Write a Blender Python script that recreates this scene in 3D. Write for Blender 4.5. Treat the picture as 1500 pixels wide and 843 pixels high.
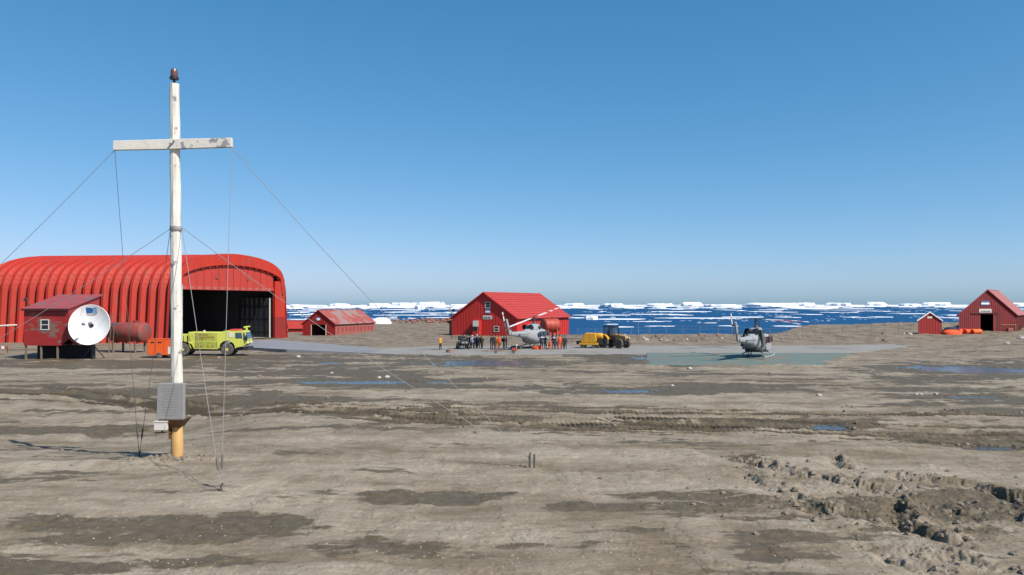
import bpy, bmesh, math, random
import numpy as np
from mathutils import Vector, Matrix

random.seed(7)
for o in list(bpy.data.objects): bpy.data.objects.remove(o)
scene = bpy.context.scene
COL = scene.collection
R = math.radians

# ------------------------------------------------------------------ camera, sky, sun, exposure
F, CX, HY, H = 1133.0, 750.0, 446.0, 6.0            # focal length in photo pixels, horizon row, eye height
cam_d = bpy.data.cameras.new('camera'); cam = bpy.data.objects.new('camera', cam_d); COL.objects.link(cam)
cam.location = (0, 0, H); cam.rotation_euler = (R(90), 0, 0)
cam_d.sensor_width = 36; cam_d.lens = 36 * F / 1500; cam_d.shift_y = 24.5 / 1500
cam_d.clip_start = 0.1; cam_d.clip_end = 120000
scene.camera = cam
SUN_AZ = Vector((0.80, -0.60)); SUN_EL = R(46)       # horizontal direction TO the sun
world = bpy.data.worlds.new('World'); scene.world = world; world.use_nodes = True
wn = world.node_tree.nodes; wl = world.node_tree.links
bg = wn['Background']; sky = wn.new('ShaderNodeTexSky'); sky.sky_type = 'NISHITA'; sky.sun_disc = False
sky.sun_elevation = SUN_EL; sky.sun_rotation = math.atan2(SUN_AZ.x, SUN_AZ.y)
sky.altitude = 0; sky.air_density = 0.6; sky.dust_density = 0.8; sky.ozone_density = 1.0
# even colour grade of the whole sky: per channel k * (0.1 * c) ** g, so that it is the clear polar blue of the photograph
sep = wn.new('ShaderNodeSeparateColor'); comb = wn.new('ShaderNodeCombineColor'); wl.new(sky.outputs[0], sep.inputs[0])
for ch, (g, k) in enumerate(((1.328, 1.507), (.768, 1.057), (.638, 1.174))):
    m1 = wn.new('ShaderNodeMath'); m1.operation = 'MULTIPLY'; m1.inputs[1].default_value = .1; wl.new(sep.outputs[ch], m1.inputs[0])
    m2 = wn.new('ShaderNodeMath'); m2.operation = 'POWER'; m2.inputs[1].default_value = g; wl.new(m1.outputs[0], m2.inputs[0])
    m3 = wn.new('ShaderNodeMath'); m3.operation = 'MULTIPLY'; m3.inputs[1].default_value = k * 10; wl.new(m2.outputs[0], m3.inputs[0]); wl.new(m3.outputs[0], comb.inputs[ch])
wl.new(comb.outputs[0], bg.inputs[0]); bg.inputs[1].default_value = 0.0735
sun_d = bpy.data.lights.new('sun', 'SUN'); sun_d.energy = 5.0; sun_d.angle = R(0.53); sun_d.color = (1.0, 0.94, 0.85)
sun = bpy.data.objects.new('sun', sun_d); COL.objects.link(sun); sun.location = (60, -45, 80)
to_sun = Vector((SUN_AZ.x * math.cos(SUN_EL), SUN_AZ.y * math.cos(SUN_EL), math.sin(SUN_EL)))
sun.rotation_euler = to_sun.to_track_quat('Z', 'Y').to_euler()
scene.view_settings.view_transform = 'Standard'; scene.view_settings.look = 'None'
scene.view_settings.gamma = 1.0; scene.view_settings.exposure = 0.445
try: scene.view_settings.use_curve_mapping = False
except Exception: pass
scene.render.engine = 'CYCLES'

# ------------------------------------------------------------------ helpers
def gp(u, v, z=0.0):
    Y = (H - z) * F / (v - HY); return Vector(((u - CX) / F * Y, Y, z))
def at(u, v, Y):
    return Vector(((u - CX) / F * Y, Y, H - (v - HY) / F * Y))
def sstep(a, b, x):
    t = np.clip((np.asarray(x, float) - a) / (b - a), 0, 1); return t * t * (3 - 2 * t)
_rg = np.random.RandomState(5); _PERM = np.tile(_rg.permutation(1024).astype(np.int32), 2)
_GA = _rg.rand(1024) * 2 * math.pi; _GX = np.cos(_GA).astype(np.float32); _GY = np.sin(_GA).astype(np.float32)
def pn(x, y, seed=0):
    """2-D gradient noise"""
    x = np.asarray(x, np.float64) + seed * 37.17; y = np.asarray(y, np.float64) - seed * 17.71
    fx0 = np.floor(x); fy0 = np.floor(y); fx = (x - fx0).astype(np.float32); fy = (y - fy0).astype(np.float32); ix = fx0.astype(np.int32) & 1023; iy = fy0.astype(np.int32) & 1023
    ux = fx * fx * fx * (fx * (fx * 6 - 15) + 10); uy = fy * fy * fy * (fy * (fy * 6 - 15) + 10); ix1 = (ix + 1) & 1023; iy1 = (iy + 1) & 1023
    def g(i, j, dx, dy): h = _PERM[_PERM[i] + j]; return _GX[h] * (fx - dx) + _GY[h] * (fy - dy)
    a = g(ix, iy, 0, 0); b = g(ix1, iy, 1, 0); c = g(ix, iy1, 0, 1); d = g(ix1, iy1, 1, 1)
    return (a + (b - a) * ux + (c - a) * uy + (a - b - c + d) * ux * uy) * 1.5
def fbm(x, y, octv=4, seed=0, gain=0.5):
    s = 0; a = 1.0; n = 0
    for i in range(octv):
        s = s + a * pn(x, y, seed + i * 17); n += a; a *= gain; x = x * 2.03 + 5.1; y = y * 2.03 - 3.7
    return s / n
def poly_sd(P, X, Y):
    """signed distance to polygon, negative inside"""
    X = np.asarray(X, float); Y = np.asarray(Y, float); d = np.full(X.shape, 1e18); s = np.zeros(X.shape, bool)
    n = len(P)
    for i in range(n):
        x0, y0 = P[i][0], P[i][1]; x1, y1 = P[(i + 1) % n][0], P[(i + 1) % n][1]
        ex, ey = x1 - x0, y1 - y0; t = np.clip(((X - x0) * ex + (Y - y0) * ey) / (ex * ex + ey * ey + 1e-9), 0, 1)
        d = np.minimum(d, (X - x0 - t * ex) ** 2 + (Y - y0 - t * ey) ** 2)
        c = ((y0 > Y) != (y1 > Y)) & (X < ex * (Y - y0) / (ey if abs(ey) > 1e-9 else 1e-9) + x0); s ^= c
    d = np.sqrt(d); return np.where(s, -d, d)

class MB:
    def __init__(self): self.v = []; self.f = []; self.m = []
    def add(self, vs, fs, m=0):
        b = len(self.v); self.v += [tuple(p) for p in vs]; self.f += [tuple(i + b for i in f) for f in fs]; self.m += [m] * len(fs); return self
    def box(self, x0, x1, y0, y1, z0, z1, m=0):
        v = [(x0, y0, z0), (x1, y0, z0), (x1, y1, z0), (x0, y1, z0), (x0, y0, z1), (x1, y0, z1), (x1, y1, z1), (x0, y1, z1)]
        return self.add(v, [(0, 3, 2, 1), (4, 5, 6, 7), (0, 1, 5, 4), (1, 2, 6, 5), (2, 3, 7, 6), (3, 0, 4, 7)], m)
    def hexa(self, bot, top, m=0):
        return self.add(list(bot) + list(top), [(0, 3, 2, 1), (4, 5, 6, 7), (0, 1, 5, 4), (1, 2, 6, 5), (2, 3, 7, 6), (3, 0, 4, 7)], m)
    def bar(self, p, q, w, h=None, up=(0, 0, 1), m=0):
        p = Vector(p); q = Vector(q); h = h or w; d = (q - p).normalized(); up = Vector(up)
        if abs(d.dot(up)) > .98: up = Vector((0, 1, 0))
        s = d.cross(up).normalized(); t = s.cross(d)
        c = [s * (-w / 2) + t * (-h / 2), s * (w / 2) + t * (-h / 2), s * (w / 2) + t * (h / 2), s * (-w / 2) + t * (h / 2)]
        return self.hexa([p + k for k in c], [q + k for k in c], m)
    def prism(self, pts, d, m=0):
        """closed polygon pts (3-D) extruded by vector d"""
        n = len(pts); d = Vector(d); a = [Vector(p) for p in pts]; b = [p + d for p in a]
        return self.add(a + b, [tuple(range(n - 1, -1, -1)), tuple(range(n, 2 * n))] + [(i, (i + 1) % n, n + (i + 1) % n, n + i) for i in range(n)], m)
    def rings(self, rs, caps=True, m=0):
        n = len(rs[0]); v = [p for r in rs for p in r]; f = []
        for k in range(len(rs) - 1):
            for i in range(n):
                j = (i + 1) % n; f.append((k * n + i, k * n + j, (k + 1) * n + j, (k + 1) * n + i))
        if caps: f += [tuple(range(n - 1, -1, -1)), tuple((len(rs) - 1) * n + i for i in range(n))]
        return self.add(v, f, m)
    def tube(self, path, r, n=8, caps=True, m=0):
        P = [Vector(p) for p in path]; rr = r if isinstance(r, (list, tuple)) else [r] * len(P); rs = []
        for i, p in enumerate(P):
            d = (P[min(i + 1, len(P) - 1)] - P[max(i - 1, 0)]).normalized()
            up = Vector((0, 0, 1)) if abs(d.z) < .95 else Vector((0, 1, 0))
            s = d.cross(up).normalized(); t = s.cross(d)
            rs.append([p + (s * math.cos(a) + t * math.sin(a)) * rr[i] for a in [2 * math.pi * k / n for k in range(n)]])
        return self.rings(rs, caps, m)
    def lathe(self, prof, org=(0, 0, 0), axis=(0, 0, 1), n=16, m=0):
        """prof: list of (radius, along)"""
        ax = Vector(axis).normalized(); up = Vector((0, 0, 1)) if abs(ax.z) < .95 else Vector((0, 1, 0))
        s = ax.cross(up).normalized(); t = s.cross(ax); o = Vector(org)
        return self.rings([[o + ax * h + (s * math.cos(2 * math.pi * k / n) + t * math.sin(2 * math.pi * k / n)) * max(r, 1e-4) for k in range(n)] for r, h in prof], True, m)
    def build(self, name, mats, parent=None, smooth=False, bevel=0, loc=None):
        me = bpy.data.meshes.new(name); me.from_pydata(self.v, [], self.f)
        if not isinstance(mats, (list, tuple)): mats = [mats]
        for k in mats: me.materials.append(k)
        if any(self.m): me.polygons.foreach_set('material_index', self.m)
        b = bmesh.new(); b.from_mesh(me); bmesh.ops.recalc_face_normals(b, faces=b.faces)
        if bevel: bmesh.ops.bevel(b, geom=b.edges[:], offset=bevel, segments=1, affect='EDGES', clamp_overlap=True)
        b.to_mesh(me); b.free()
        if smooth:
            me.polygons.foreach_set('use_smooth', [True] * len(me.polygons))
            try: me.set_sharp_from_angle(angle=R(38))
            except Exception: pass
        o = bpy.data.objects.new(name, me); COL.objects.link(o)
        if parent: o.parent = parent
        if loc is not None: o.location = loc
        return o

def tag(o, label=None, cat=None, group=None, kind=None):
    if label: o['label'] = label
    if cat: o['category'] = cat
    if group: o['group'] = group
    if kind: o['kind'] = kind
    return o
def thing(name, label, cat, loc=(0, 0, 0), rz=0, group=None):
    o = bpy.data.objects.new(name, None); COL.objects.link(o); o.location = loc; o.rotation_euler = (0, 0, rz); o.empty_display_size = .2
    return tag(o, label, cat, group)
def kids(o): return [c for c in bpy.data.objects if c.parent == o]
def copy_tree(o, parent=None):
    c = o.copy(); COL.objects.link(c); c.parent = parent
    for ch in kids(o): copy_tree(ch, c)
    return c

# ------------------------------------------------------------------ materials
def mat(name, col, rough=.6, var=.18, scale=3.0, metal=0.0, bump=0.0, wear=None, spec=.5, stretch=(1, 1, 1)):
    """procedural paint / metal / cloth; wear = (colour, amount 0..1, scale)"""
    k = .88 if min(col) > .5 else .75                     # sunlit exposure of the photograph: paints a little darker than their full value
    col = tuple(c * k for c in col); wear = wear and (tuple(c * .75 for c in wear[0]), wear[1], wear[2])
    m = bpy.data.materials.new(name); m.use_nodes = True; nt = m.node_tree; N = nt.nodes; L = nt.links
    b = N['Principled BSDF']; tc = N.new('ShaderNodeTexCoord'); mp = N.new('ShaderNodeMapping'); mp.inputs['Scale'].default_value = stretch
    L.new(tc.outputs['Object'], mp.inputs[0])
    n1 = N.new('ShaderNodeTexNoise'); n1.inputs['Scale'].default_value = scale; n1.inputs['Detail'].default_value = 6; n1.inputs['Roughness'].default_value = .65
    L.new(mp.outputs[0], n1.inputs[0])
    cr = N.new('ShaderNodeValToRGB'); cr.color_ramp.elements[0].position = .25; cr.color_ramp.elements[1].position = .75
    cr.color_ramp.elements[0].color = (*[c * (1 - var) for c in col], 1); cr.color_ramp.elements[1].color = (*[min(1, c * (1 + var)) for c in col], 1)
    L.new(n1.outputs[0], cr.inputs[0]); out = cr.outputs[0]
    if wear:
        n2 = N.new('ShaderNodeTexNoise'); n2.inputs['Scale'].default_value = wear[2]; n2.inputs['Detail'].default_value = 8; n2.inputs['Roughness'].default_value = .62
        L.new(mp.outputs[0], n2.inputs[0]); c2 = N.new('ShaderNodeValToRGB'); p = .5 + (.5 - wear[1]) * .55
        c2.color_ramp.elements[0].position = p - .02; c2.color_ramp.elements[1].position = p + .02
        L.new(n2.outputs[0], c2.inputs[0]); mx = N.new('ShaderNodeMix'); mx.data_type = 'RGBA'
        L.new(c2.outputs[0], mx.inputs[0]); L.new(out, mx.inputs[6]); mx.inputs[7].default_value = (*wear[0], 1); out = mx.outputs[2]
    L.new(out, b.inputs['Base Color']); b.inputs['Roughness'].default_value = rough; b.inputs['Metallic'].default_value = metal
    b.inputs['Specular IOR Level'].default_value = spec
    if bump:
        n3 = N.new('ShaderNodeTexNoise'); n3.inputs['Scale'].default_value = scale * 6; n3.inputs['Detail'].default_value = 4; L.new(mp.outputs[0], n3.inputs[0])
        bp = N.new('ShaderNodeBump'); bp.inputs['Strength'].default_value = bump; bp.inputs['Distance'].default_value = .02
        L.new(n3.outputs[0], bp.inputs['Height']); L.new(bp.outputs[0], b.inputs['Normal'])
    return m
M = {}
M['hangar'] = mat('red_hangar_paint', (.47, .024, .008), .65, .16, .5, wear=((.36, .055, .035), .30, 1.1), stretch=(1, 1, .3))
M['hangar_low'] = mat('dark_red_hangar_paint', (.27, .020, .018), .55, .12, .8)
M['red'] = mat('red_wall_paint', (.34, .014, .012), .6, .13, .9, wear=((.36, .07, .06), .12, 1.4))
M['red_house'] = mat('red_house_paint', (.54, .028, .022), .6, .13, .9, wear=((.40, .06, .05), .15, 1.4), stretch=(1, 1, .5))
M['red_roof'] = mat('red_roof_paint', (.46, .044, .030), .5, .10, .7, wear=((.50, .11, .10), .15, 1.1))
M['red_old'] = mat('faded_red_paint', (.36, .040, .042), .65, .16, .8, wear=((.40, .13, .11), .30, .6))
M['roof_old'] = mat('faded_roof_paint', (.34, .075, .06), .65, .14, .5, wear=((.30, .19, .175), .46, .30))
M['side_old'] = mat('weathered_pink_wall', (.36, .12, .10), .7, .15, .8, wear=((.34, .08, .08), .32, .8))
M['shed_red'] = mat('dark_red_board', (.215, .014, .018), .65, .18, 1.0, wear=((.30, .12, .11), .15, 1.6), stretch=(1, 1, .35))
M['shed_roof'] = mat('dusty_rose_roof', (.36, .12, .105), .6, .14, .5)
M['hut'] = mat('hut_red_paint', (.33, .018, .016), .6, .14, .8, wear=((.19, .125, .105), .40, .42), stretch=(1, 1, 1.8))
M['hut_roof'] = mat('hut_roof_paint', (.34, .07, .07), .6, .18, .9, wear=((.16, .13, .12), .34, .7))
M['dark'] = mat('near_black_red', (.05, .01, .01), .7)  # near-black red for fascia, gutters, annex roof and door track
M['black'] = mat('black_rubber', (.02, .02, .022), .75, .3, 5)
M['blackmetal'] = mat('black_paint', (.022, .024, .03), .45, .25, 4)
M['tyre'] = mat('dusty_tyre', (.09, .085, .08), .9, .3, 6, wear=((.20, .18, .16), .35, 3))
M['glass'] = mat('dark_glass', (.02, .03, .04), .08, .1, 1)
M['glassblue'] = mat('blue_window_glass', (.05, .10, .16), .06, .1, 1)
M['white'] = mat('white_paint', (.80, .80, .79), .45, .04, 2)
M['dish'] = mat('white_dish_enamel', (.82, .82, .82), .4, .03, 1)
M['grey'] = mat('grey_metal', (.26, .27, .29), .5, .15, 3, metal=.2)
M['panel'] = mat('pale_grey_panel', (.42, .45, .49), .5, .12, 1.5)
M['wood'] = mat('weathered_timber', (.20, .16, .12), .8, .3, 4, stretch=(1, 1, .3))
M['polewhite'] = mat('peeling_white_paint', (.66, .64, .57), .6, .12, 3, bump=.4, wear=((.30, .31, .33), .27, 2.1))
M['polepeel'] = mat('badly_peeling_paint', (.64, .62, .55), .6, .10, 3, bump=.4, wear=((.30, .31, .33), .42, 1.7))
M['ochre'] = mat('ochre_post_paint', (.56, .34, .12), .65, .15, 2.5, wear=((.30, .12, .03), .20, 2.2))
M['brownbox'] = mat('brown_painted_steel', (.15, .075, .03), .6, .2, 3)
M['plaque'] = mat('grey_bronze_plaque', (.30, .295, .29), .6, .10, 5)
M['engrave'] = mat('engraved_lines', (.245, .24, .24), .6, .1, 4)
M['wire'] = mat('steel_wire', (.25, .25, .25), .6, .1, 8)
M['wiredark'] = mat('rusty_wire', (.10, .09, .085), .7, .2, 8)
M['rust'] = mat('rusty_tank', (.27, .055, .045), .7, .22, 1.2, wear=((.14, .085, .08), .40, .8), stretch=(1, 1, 1))
M['redtank'] = mat('red_tank_paint', (.42, .055, .030), .6, .16, 1.2, wear=((.25, .06, .04), .25, 1.2))
M['orange'] = mat('orange_paint', (.85, .12, .015), .5, .08, 2)
M['brightorange'] = mat('orange_fabric', (.86, .085, .02), .8, .12, 3)
M['lime'] = mat('lime_yellow_paint', (.63, .68, .12), .42, .05, 1.5, wear=((.50, .52, .12), .04, 2.5))
M['yellow'] = mat('yellow_machine_paint', (.66, .34, .025), .5, .14, 2.0, wear=((.44, .22, .05), .2, 2.5))
M['tan'] = mat('dusty_ochre_paint', (.42, .25, .085), .6, .15, 2.5)
M['heli'] = mat('grey_helicopter_paint', (.30, .325, .345), .6, .06, 1.2, wear=((.22, .24, .255), .25, 1.5))
M['helidark'] = mat('dark_olive_panel', (.06, .068, .065), .6, .15, 2)
M['blade'] = mat('white_blade_paint', (.72, .72, .70), .5, .05, 2)
M['bladedark'] = mat('dark_blade_paint', (.06, .06, .065), .5, .1, 2)
M['bladered'] = mat('red_blade_stripe', (.62, .05, .04), .5, .08, 2)
M['signblue'] = mat('pale_blue_sign', (.08, .17, .40), .5, .06, 3)
M['logoblue'] = mat('logo_blue', (.02, .16, .42), .5, .05, 3)
M['logopale'] = mat('logo_pale_blue', (.34, .52, .72), .5, .05, 3)
M['cream'] = mat('cream_sign', (.62, .60, .55), .6, .08, 3)
M['lens'] = mat('faded_red_lens', (.17, .07, .06), .25, .1, 3)
M['skin'] = mat('skin', (.46, .27, .19), .6, .08, 6)
M['hair'] = mat('dark_hair', (.03, .022, .018), .7, .2, 6)
CL = {k: mat('cloth_' + k, c, .85, .15, 5) for k, c in dict(navy=(.018, .024, .055), black=(.014, .015, .018), yellow=(.70, .32, .03), orange=(.80, .10, .02),
      olive=(.055, .065, .028), white=(.6, .6, .6), paleblue=(.30, .34, .48), amber=(.62, .20, .02), grey=(.15, .16, .17), red=(.5, .03, .02)).items()}
M['concrete'] = mat('pale_concrete', (.275, .265, .245), .8, .16, .35, bump=.25, wear=((.20, .185, .16), .33, .12))
M['ramp'] = mat('blue_grey_concrete', (.235, .245, .265), .75, .12, .4, bump=.25, wear=((.19, .19, .19), .3, .2))
M['ice'] = mat('sea_ice', (.80, .84, .88), .7, .06, .02)
M['iceberg'] = mat('iceberg', (.78, .83, .88), .7, .08, .01)
M['snow'] = mat('snow', (.86, .88, .90), .7, .03, .5)
M['rock'] = mat('brown_boulder', (.20, .145, .12), .9, .30, 2.5, bump=.6)
M['rockred'] = mat('reddish_boulder', (.24, .11, .085), .9, .30, 2.5, bump=.6)
M['grit'] = mat('grit', (.30, .265, .215), .9, .3, 6)
M['rockpale'] = mat('pale_stone', (.44, .41, .36), .85, .2, 3, bump=.5)
M['clod'] = mat('mud_clod', (.20, .168, .125), .9, .35, 3, bump=.9)
M['cabglass'] = mat('cab_glass', (.10, .14, .18), .05, .1, 1); M['cabglass'].node_tree.nodes['Principled BSDF'].inputs['Alpha'].default_value = .35
M['interior_black'] = mat('black_interior', (.022, .022, .026), .8, .2, 1)  # near-black holding the hangar interior's shade; shed floors use it too
M['shade_black'] = mat('black_shade_boards', (.016, .014, .016), .85, .3, 2)  # near-black put in for the shade beneath the hut
M['leaf'] = mat('dark_door_leaf', (.13, .13, .135), .7, .15, 1)
M['brash'] = mat('thin_brash_ice', (.50, .62, .78), .7, .1, .02)
# ------------------------------------------------------------------ terrain
def P2(l, z=0.0): return [tuple(gp(u, v, z)[:2]) for u, v in l]
APRON = P2([(500, 514.5), (560, 511.5), (640, 507.5), (850, 507), (1000, 507.5), (1200, 507), (1310, 505), (1330, 509), (1240, 518), (1000, 519), (850, 520.5), (640, 521.5), (520, 518)])
HELIPAD = [(13.0, 75.0), (30.0, 75.6), (41.5, 94.0), (16.5, 94.4)]
PUDDLES = [(535, 559.3, 118, 3.2, 1), (918, 572.5, 50, 3.0, 2), (1212, 625.5, 34, 3.4, 3), (1415, 541, 96, 6.0, 4), (705, 532, 78, 4.0, 5), (484, 531.5, 24, 1.8, 6),
           (968, 524, 40, 5.0, 7), (1455, 655, 40, 3.0, 8), (1420, 581.5, 60, 1.6, 9), (1000, 529, 26, 3.0, 10)]
WATER_Z = -0.05
def pud_w(p):
    u, v, ru, rv, s = p; c = gp(u, v); return c.x, c.y, ru / F * c.y, (gp(u, v - rv).y - gp(u, v + rv).y) / 2, s
PW = [pud_w(p) for p in PUDDLES]
# rows of tyre tracks across the middle distance: Y as a function of X
def track_pts(l): a = [gp(u, v) for u, v in l]; return np.array([p.x for p in a]), np.array([p.y for p in a])
TRACKS = [(track_pts(l), w, dp) for l, w, dp in [
    ([(-150, 566), (60, 567), (230, 582), (450, 592), (640, 597), (760, 601), (900, 605), (1100, 607), (1700, 612)], .45, .12),
    ([(-150, 574), (100, 577), (260, 592), (450, 603), (600, 612), (760, 619), (900, 622), (1100, 626), (1300, 632), (1700, 643)], .70, .17),
    ([(200, 584), (380, 595), (600, 602), (800, 611), (1000, 616), (1200, 620), (1400, 634), (1700, 650)], .45, .12),
    ([(300, 600), (500, 608), (700, 617), (900, 629), (1100, 632), (1300, 640), (1700, 655)], .45, .11),
    ([(-150, 580), (120, 584), (300, 596), (520, 604), (760, 612), (1000, 622), (1250, 634), (1700, 660)], .22, .07),
    ([(400, 588), (600, 592), (800, 596), (1000, 601), (1300, 606), (1700, 616)], .25, .08),
    ([(500, 615), (700, 622), (900, 634), (1150, 640), (1400, 650), (1700, 668)], .22, .06),
    ([(900, 612), (1050, 613), (1200, 617), (1350, 624), (1700, 634)], .40, .10)]]
# broken ruts in the churned mud at the right: (polyline, depth)
RUTS = [([(1085, 668), (1105, 676), (1160, 694), (1205, 701), (1250, 711), (1300, 717), (1340, 722)], .30), ([(1300, 696), (1335, 700), (1395, 706), (1440, 712)], .20),
        ([(1415, 711), (1450, 719), (1500, 731), (1560, 745)], .30), ([(1332, 722), (1322, 745), (1328, 766), (1350, 776), (1385, 788), (1430, 797)], .29),
        ([(1170, 738), (1210, 748), (1260, 753), (1300, 758)], .24), ([(1255, 790), (1290, 802), (1350, 808), (1420, 818), (1500, 835)], .16),
        ([(1488, 735), (1496, 750), (1510, 768)], .27), ([(1375, 740), (1400, 752), (1440, 756)], .20), ([(1225, 670), (1240, 680), (1246, 690)], .18),
        ([(1090, 672), (1120, 712), (1180, 735)], .14), ([(1290, 810), (1350, 826), (1420, 843)], .14), ([(1330, 647), (1400, 652), (1500, 658)], .16)]
RUTS = [([tuple(gp(u, v)[:2]) for u, v in l], d) for l, d in RUTS]
WETS = [(330, 765, 140, 15, .9), (70, 772, 110, 15, .8), (250, 790, 190, 9, .8), (520, 803, 220, 13, .75), (760, 805, 230, 20, .6), (60, 832, 150, 9, .9), (330, 825, 130, 9, .7),
        (640, 728, 110, 11, .9), (620, 690, 150, 7, .8), (860, 742, 70, 6, .8), (975, 690, 22, 4, .9), (790, 708, 110, 5, .5), (960, 800, 240, 22, .55), (1150, 800, 180, 24, .6),
        (560, 598, 300, 9, .45), (1000, 621, 420, 11, .42), (340, 588, 160, 9, .6), (150, 571, 220, 7, .7), (1380, 641, 220, 10, .75), (500, 546, 150, 7, .95), (480, 525, 170, 6, .9),
        (700, 531, 130, 7, .9), (925, 523, 80, 9, .85), (1405, 543, 140, 13, .95), (1430, 581, 140, 5, .9), (1000, 573, 260, 5, .8), (150, 534, 330, 7, .95), (540, 560, 190, 7, .95),
        (430, 560, 100, 7, .5), (1220, 627, 90, 8, .8), (1320, 745, 60, 20, .8), (1420, 735, 120, 25, .55), (1250, 560, 200, 5, .45), (740, 565, 150, 4, .6), (1360, 790, 160, 20, .5),
        (120, 605, 160, 5, .5), (40, 640, 120, 4, .4), (150, 669, 60, 3, .7), (300, 640, 200, 4, .35), (1040, 660, 120, 5, .35), (420, 665, 60, 4, .5)]
DRYS = [(120, 690, 200, 16, .8), (420, 690, 220, 18, .7), (200, 735, 280, 14, .8), (520, 770, 200, 7, .8), (850, 668, 190, 14, .8), (1150, 705, 90, 24, .8), (1290, 690, 120, 20, .6),
        (1050, 590, 350, 7, .7), (760, 580, 220, 5, .7), (900, 715, 220, 14, .6), (250, 545, 260, 4, .6), (1200, 540, 150, 6, .6), (600, 650, 250, 10, .5), (150, 805, 160, 8, .8), (450, 835, 120, 8, .7), (620, 575, 120, 4, .6)]
X0c, Y0c = -13.03, 30.1                                # where the cross stands
def terrain(X, Y, full=False):
    X = np.asarray(X, float); Y = np.asarray(Y, float); Ys = np.maximum(Y, 1.0); A = X / Ys
    uu = CX + F * X / Ys; vv = HY + F * H / Ys
    near = 1 - sstep(45, 90, Y)
    zl = .10 * fbm(X / 9, Y / 9, 2, 3) + .035 * fbm(X / 2.6, Y / 3.2, 3, 9)
    n_crust = fbm(X / 1.7, Y / 2.6, 5, 21, .55)
    n_st = fbm(X / 3.2, Y / .9, 4, 25, .6)
    zs = .022 * sstep(-.04, .05, n_crust) + .02 * sstep(.16, .22, n_crust) + .026 * sstep(.0, .10, n_st) * near + .022 * fbm(X / .60, Y / .55, 4, 31, .65) * (.7 + near * .5)
    z = zl + zs
    # far rough ground towards the shore
    far = sstep(112, 122, Y) * (1 - sstep(40, 55, np.abs(X - 12)) * .6)
    rocky = sstep(118, 126, Y) * sstep(.05, .09, A)
    z = z + far * .14 * fbm(X / 5, Y / 5, 3, 41) + rocky * (.38 * np.abs(fbm(X / 3.5, Y / 3.5, 4, 43)) + .15 * sstep(132, 140, Y) + .38 * np.exp(-((X - 34) / 9) ** 2 - ((Y - 139) / 5) ** 2))
    # raised ground by the sheds on the right, knoll behind, lower ground by the far shed
    z = z + .45 * sstep(56, 68, X) * sstep(112, 138, Y) + 1.25 * sstep(69, 88, X) * np.exp(-((Y - 172) / 13) ** 2)
    z = z - .75 * np.exp(-(((X + 42) / 16) ** 2 + ((Y - 168) / 18) ** 2)) + .5 * sstep(230, 252, Y) * (1 - sstep(-.1, .0, A))
    # hollow behind the low crest to the left of the cross
    hol = .55 * sstep(-11.5, -19.5, X) * sstep(28.6, 30.4, Y) * (1 - sstep(37, 54, Y))
    z = z - hol * np.clip((Y - 28.9) * .2048, 0, 2.0) * (.93 + .10 * fbm(X / 2.2, Y / 4, 2, 55)) + .10 * np.exp(-((Y - 28.7) / .8) ** 2) * sstep(-12.5, -14, X) * (1 + 1.3 * fbm(X / 1.3, Y / 3, 2, 57))
    z = z + .08 * np.exp(-(((X - X0c) / 1.6) ** 2 + ((Y - Y0c + .4) / .9) ** 2)) * (1 + 1.5 * fbm(X / .3, Y / .3, 3, 59))
    # churned, broken mud at the right
    C = gp(1320, 735); ch = np.exp(-(((X - C.x) / 5.5) ** 2 + ((Y - C.y) / 4.2) ** 2) ** 2)
    z = z + ch * (.17 * fbm(X / 1.5, Y / 1.3, 5, 61, .62) + .07 * np.abs(fbm(X / .35, Y / .35, 3, 63)))
    rutw = np.zeros_like(X)
    sel = (Y < 40) & (Y > 12) & (X > 4) & (X < 26)
    if np.any(sel):
        xs, ys = X[sel], Y[sel]; jx = xs + .45 * fbm(xs / .8, ys / .8, 4, 71, .65); jy = ys + .45 * fbm(xs / .8, ys / .8, 4, 73, .65); jx = jx + .07 * fbm(xs / .17, ys / .17, 3, 75, .7); jy = jy + .09 * fbm(xs / .15, ys / .15, 3, 76, .7); add = np.zeros_like(xs); rw = np.zeros_like(xs)
        for pl, dp in RUTS:
            best = np.full(xs.shape, 1e9); side = np.zeros_like(xs); tt = np.zeros_like(xs); n = len(pl) - 1
            for i in range(n):
                ax, ay = pl[i]; bx, by = pl[i + 1]; ex, ey = bx - ax, by - ay
                t = np.clip(((jx - ax) * ex + (jy - ay) * ey) / (ex * ex + ey * ey), 0, 1)
                dx, dy = jx - ax - t * ex, jy - ay - t * ey; d = np.hypot(dx, dy); k = d < best
                best = np.where(k, d, best); side = np.where(k, np.sign(ex * dy - ey * dx), side); tt = np.where(k, (i + t) / n, tt)
            sd = best * side                            # positive = far / left side of the line
            en = sstep(0, .12, tt) * (1 - sstep(.88, 1, tt)); q = .35 + .9 * sstep(-.22, .30, fbm(xs / 1.1, ys / 1.1, 4, 77, .6) )
            # a ragged lip on the far side that drops steeply into a trough on the near-left side
            k_ = sd / .33; prof = 1.55 * k_ * np.exp(-k_ * k_) - .35 * np.exp(-((sd + .35) / .4) ** 2)
            add += .78 * dp * prof * en * q; rw = np.maximum(rw, en * np.exp(-((sd + .15) / .4) ** 2))
        z[sel] += add; rutw[sel] = rw
    wet = np.zeros_like(X); dry = np.zeros_like(X)
    wob = 2.0 * fbm(X / 2.6, Y / 3.4, 5, 81, .62)
    for u, v, ru, rv, a in WETS:
        q = ((uu - u) / ru) ** 2 + ((vv - v) / rv) ** 2; wet = np.maximum(wet, a * (1 - sstep(.0, 1.9, q + wob * 1.3)))
    for u, v, ru, rv, a in DRYS:
        q = ((uu - u) / ru) ** 2 + ((vv - v) / rv) ** 2; dry = np.maximum(dry, a * (1 - sstep(.2, 1.5, q + wob)))
    # tyre tracks
    trk = np.zeros_like(X); tz = np.zeros_like(X)
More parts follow.
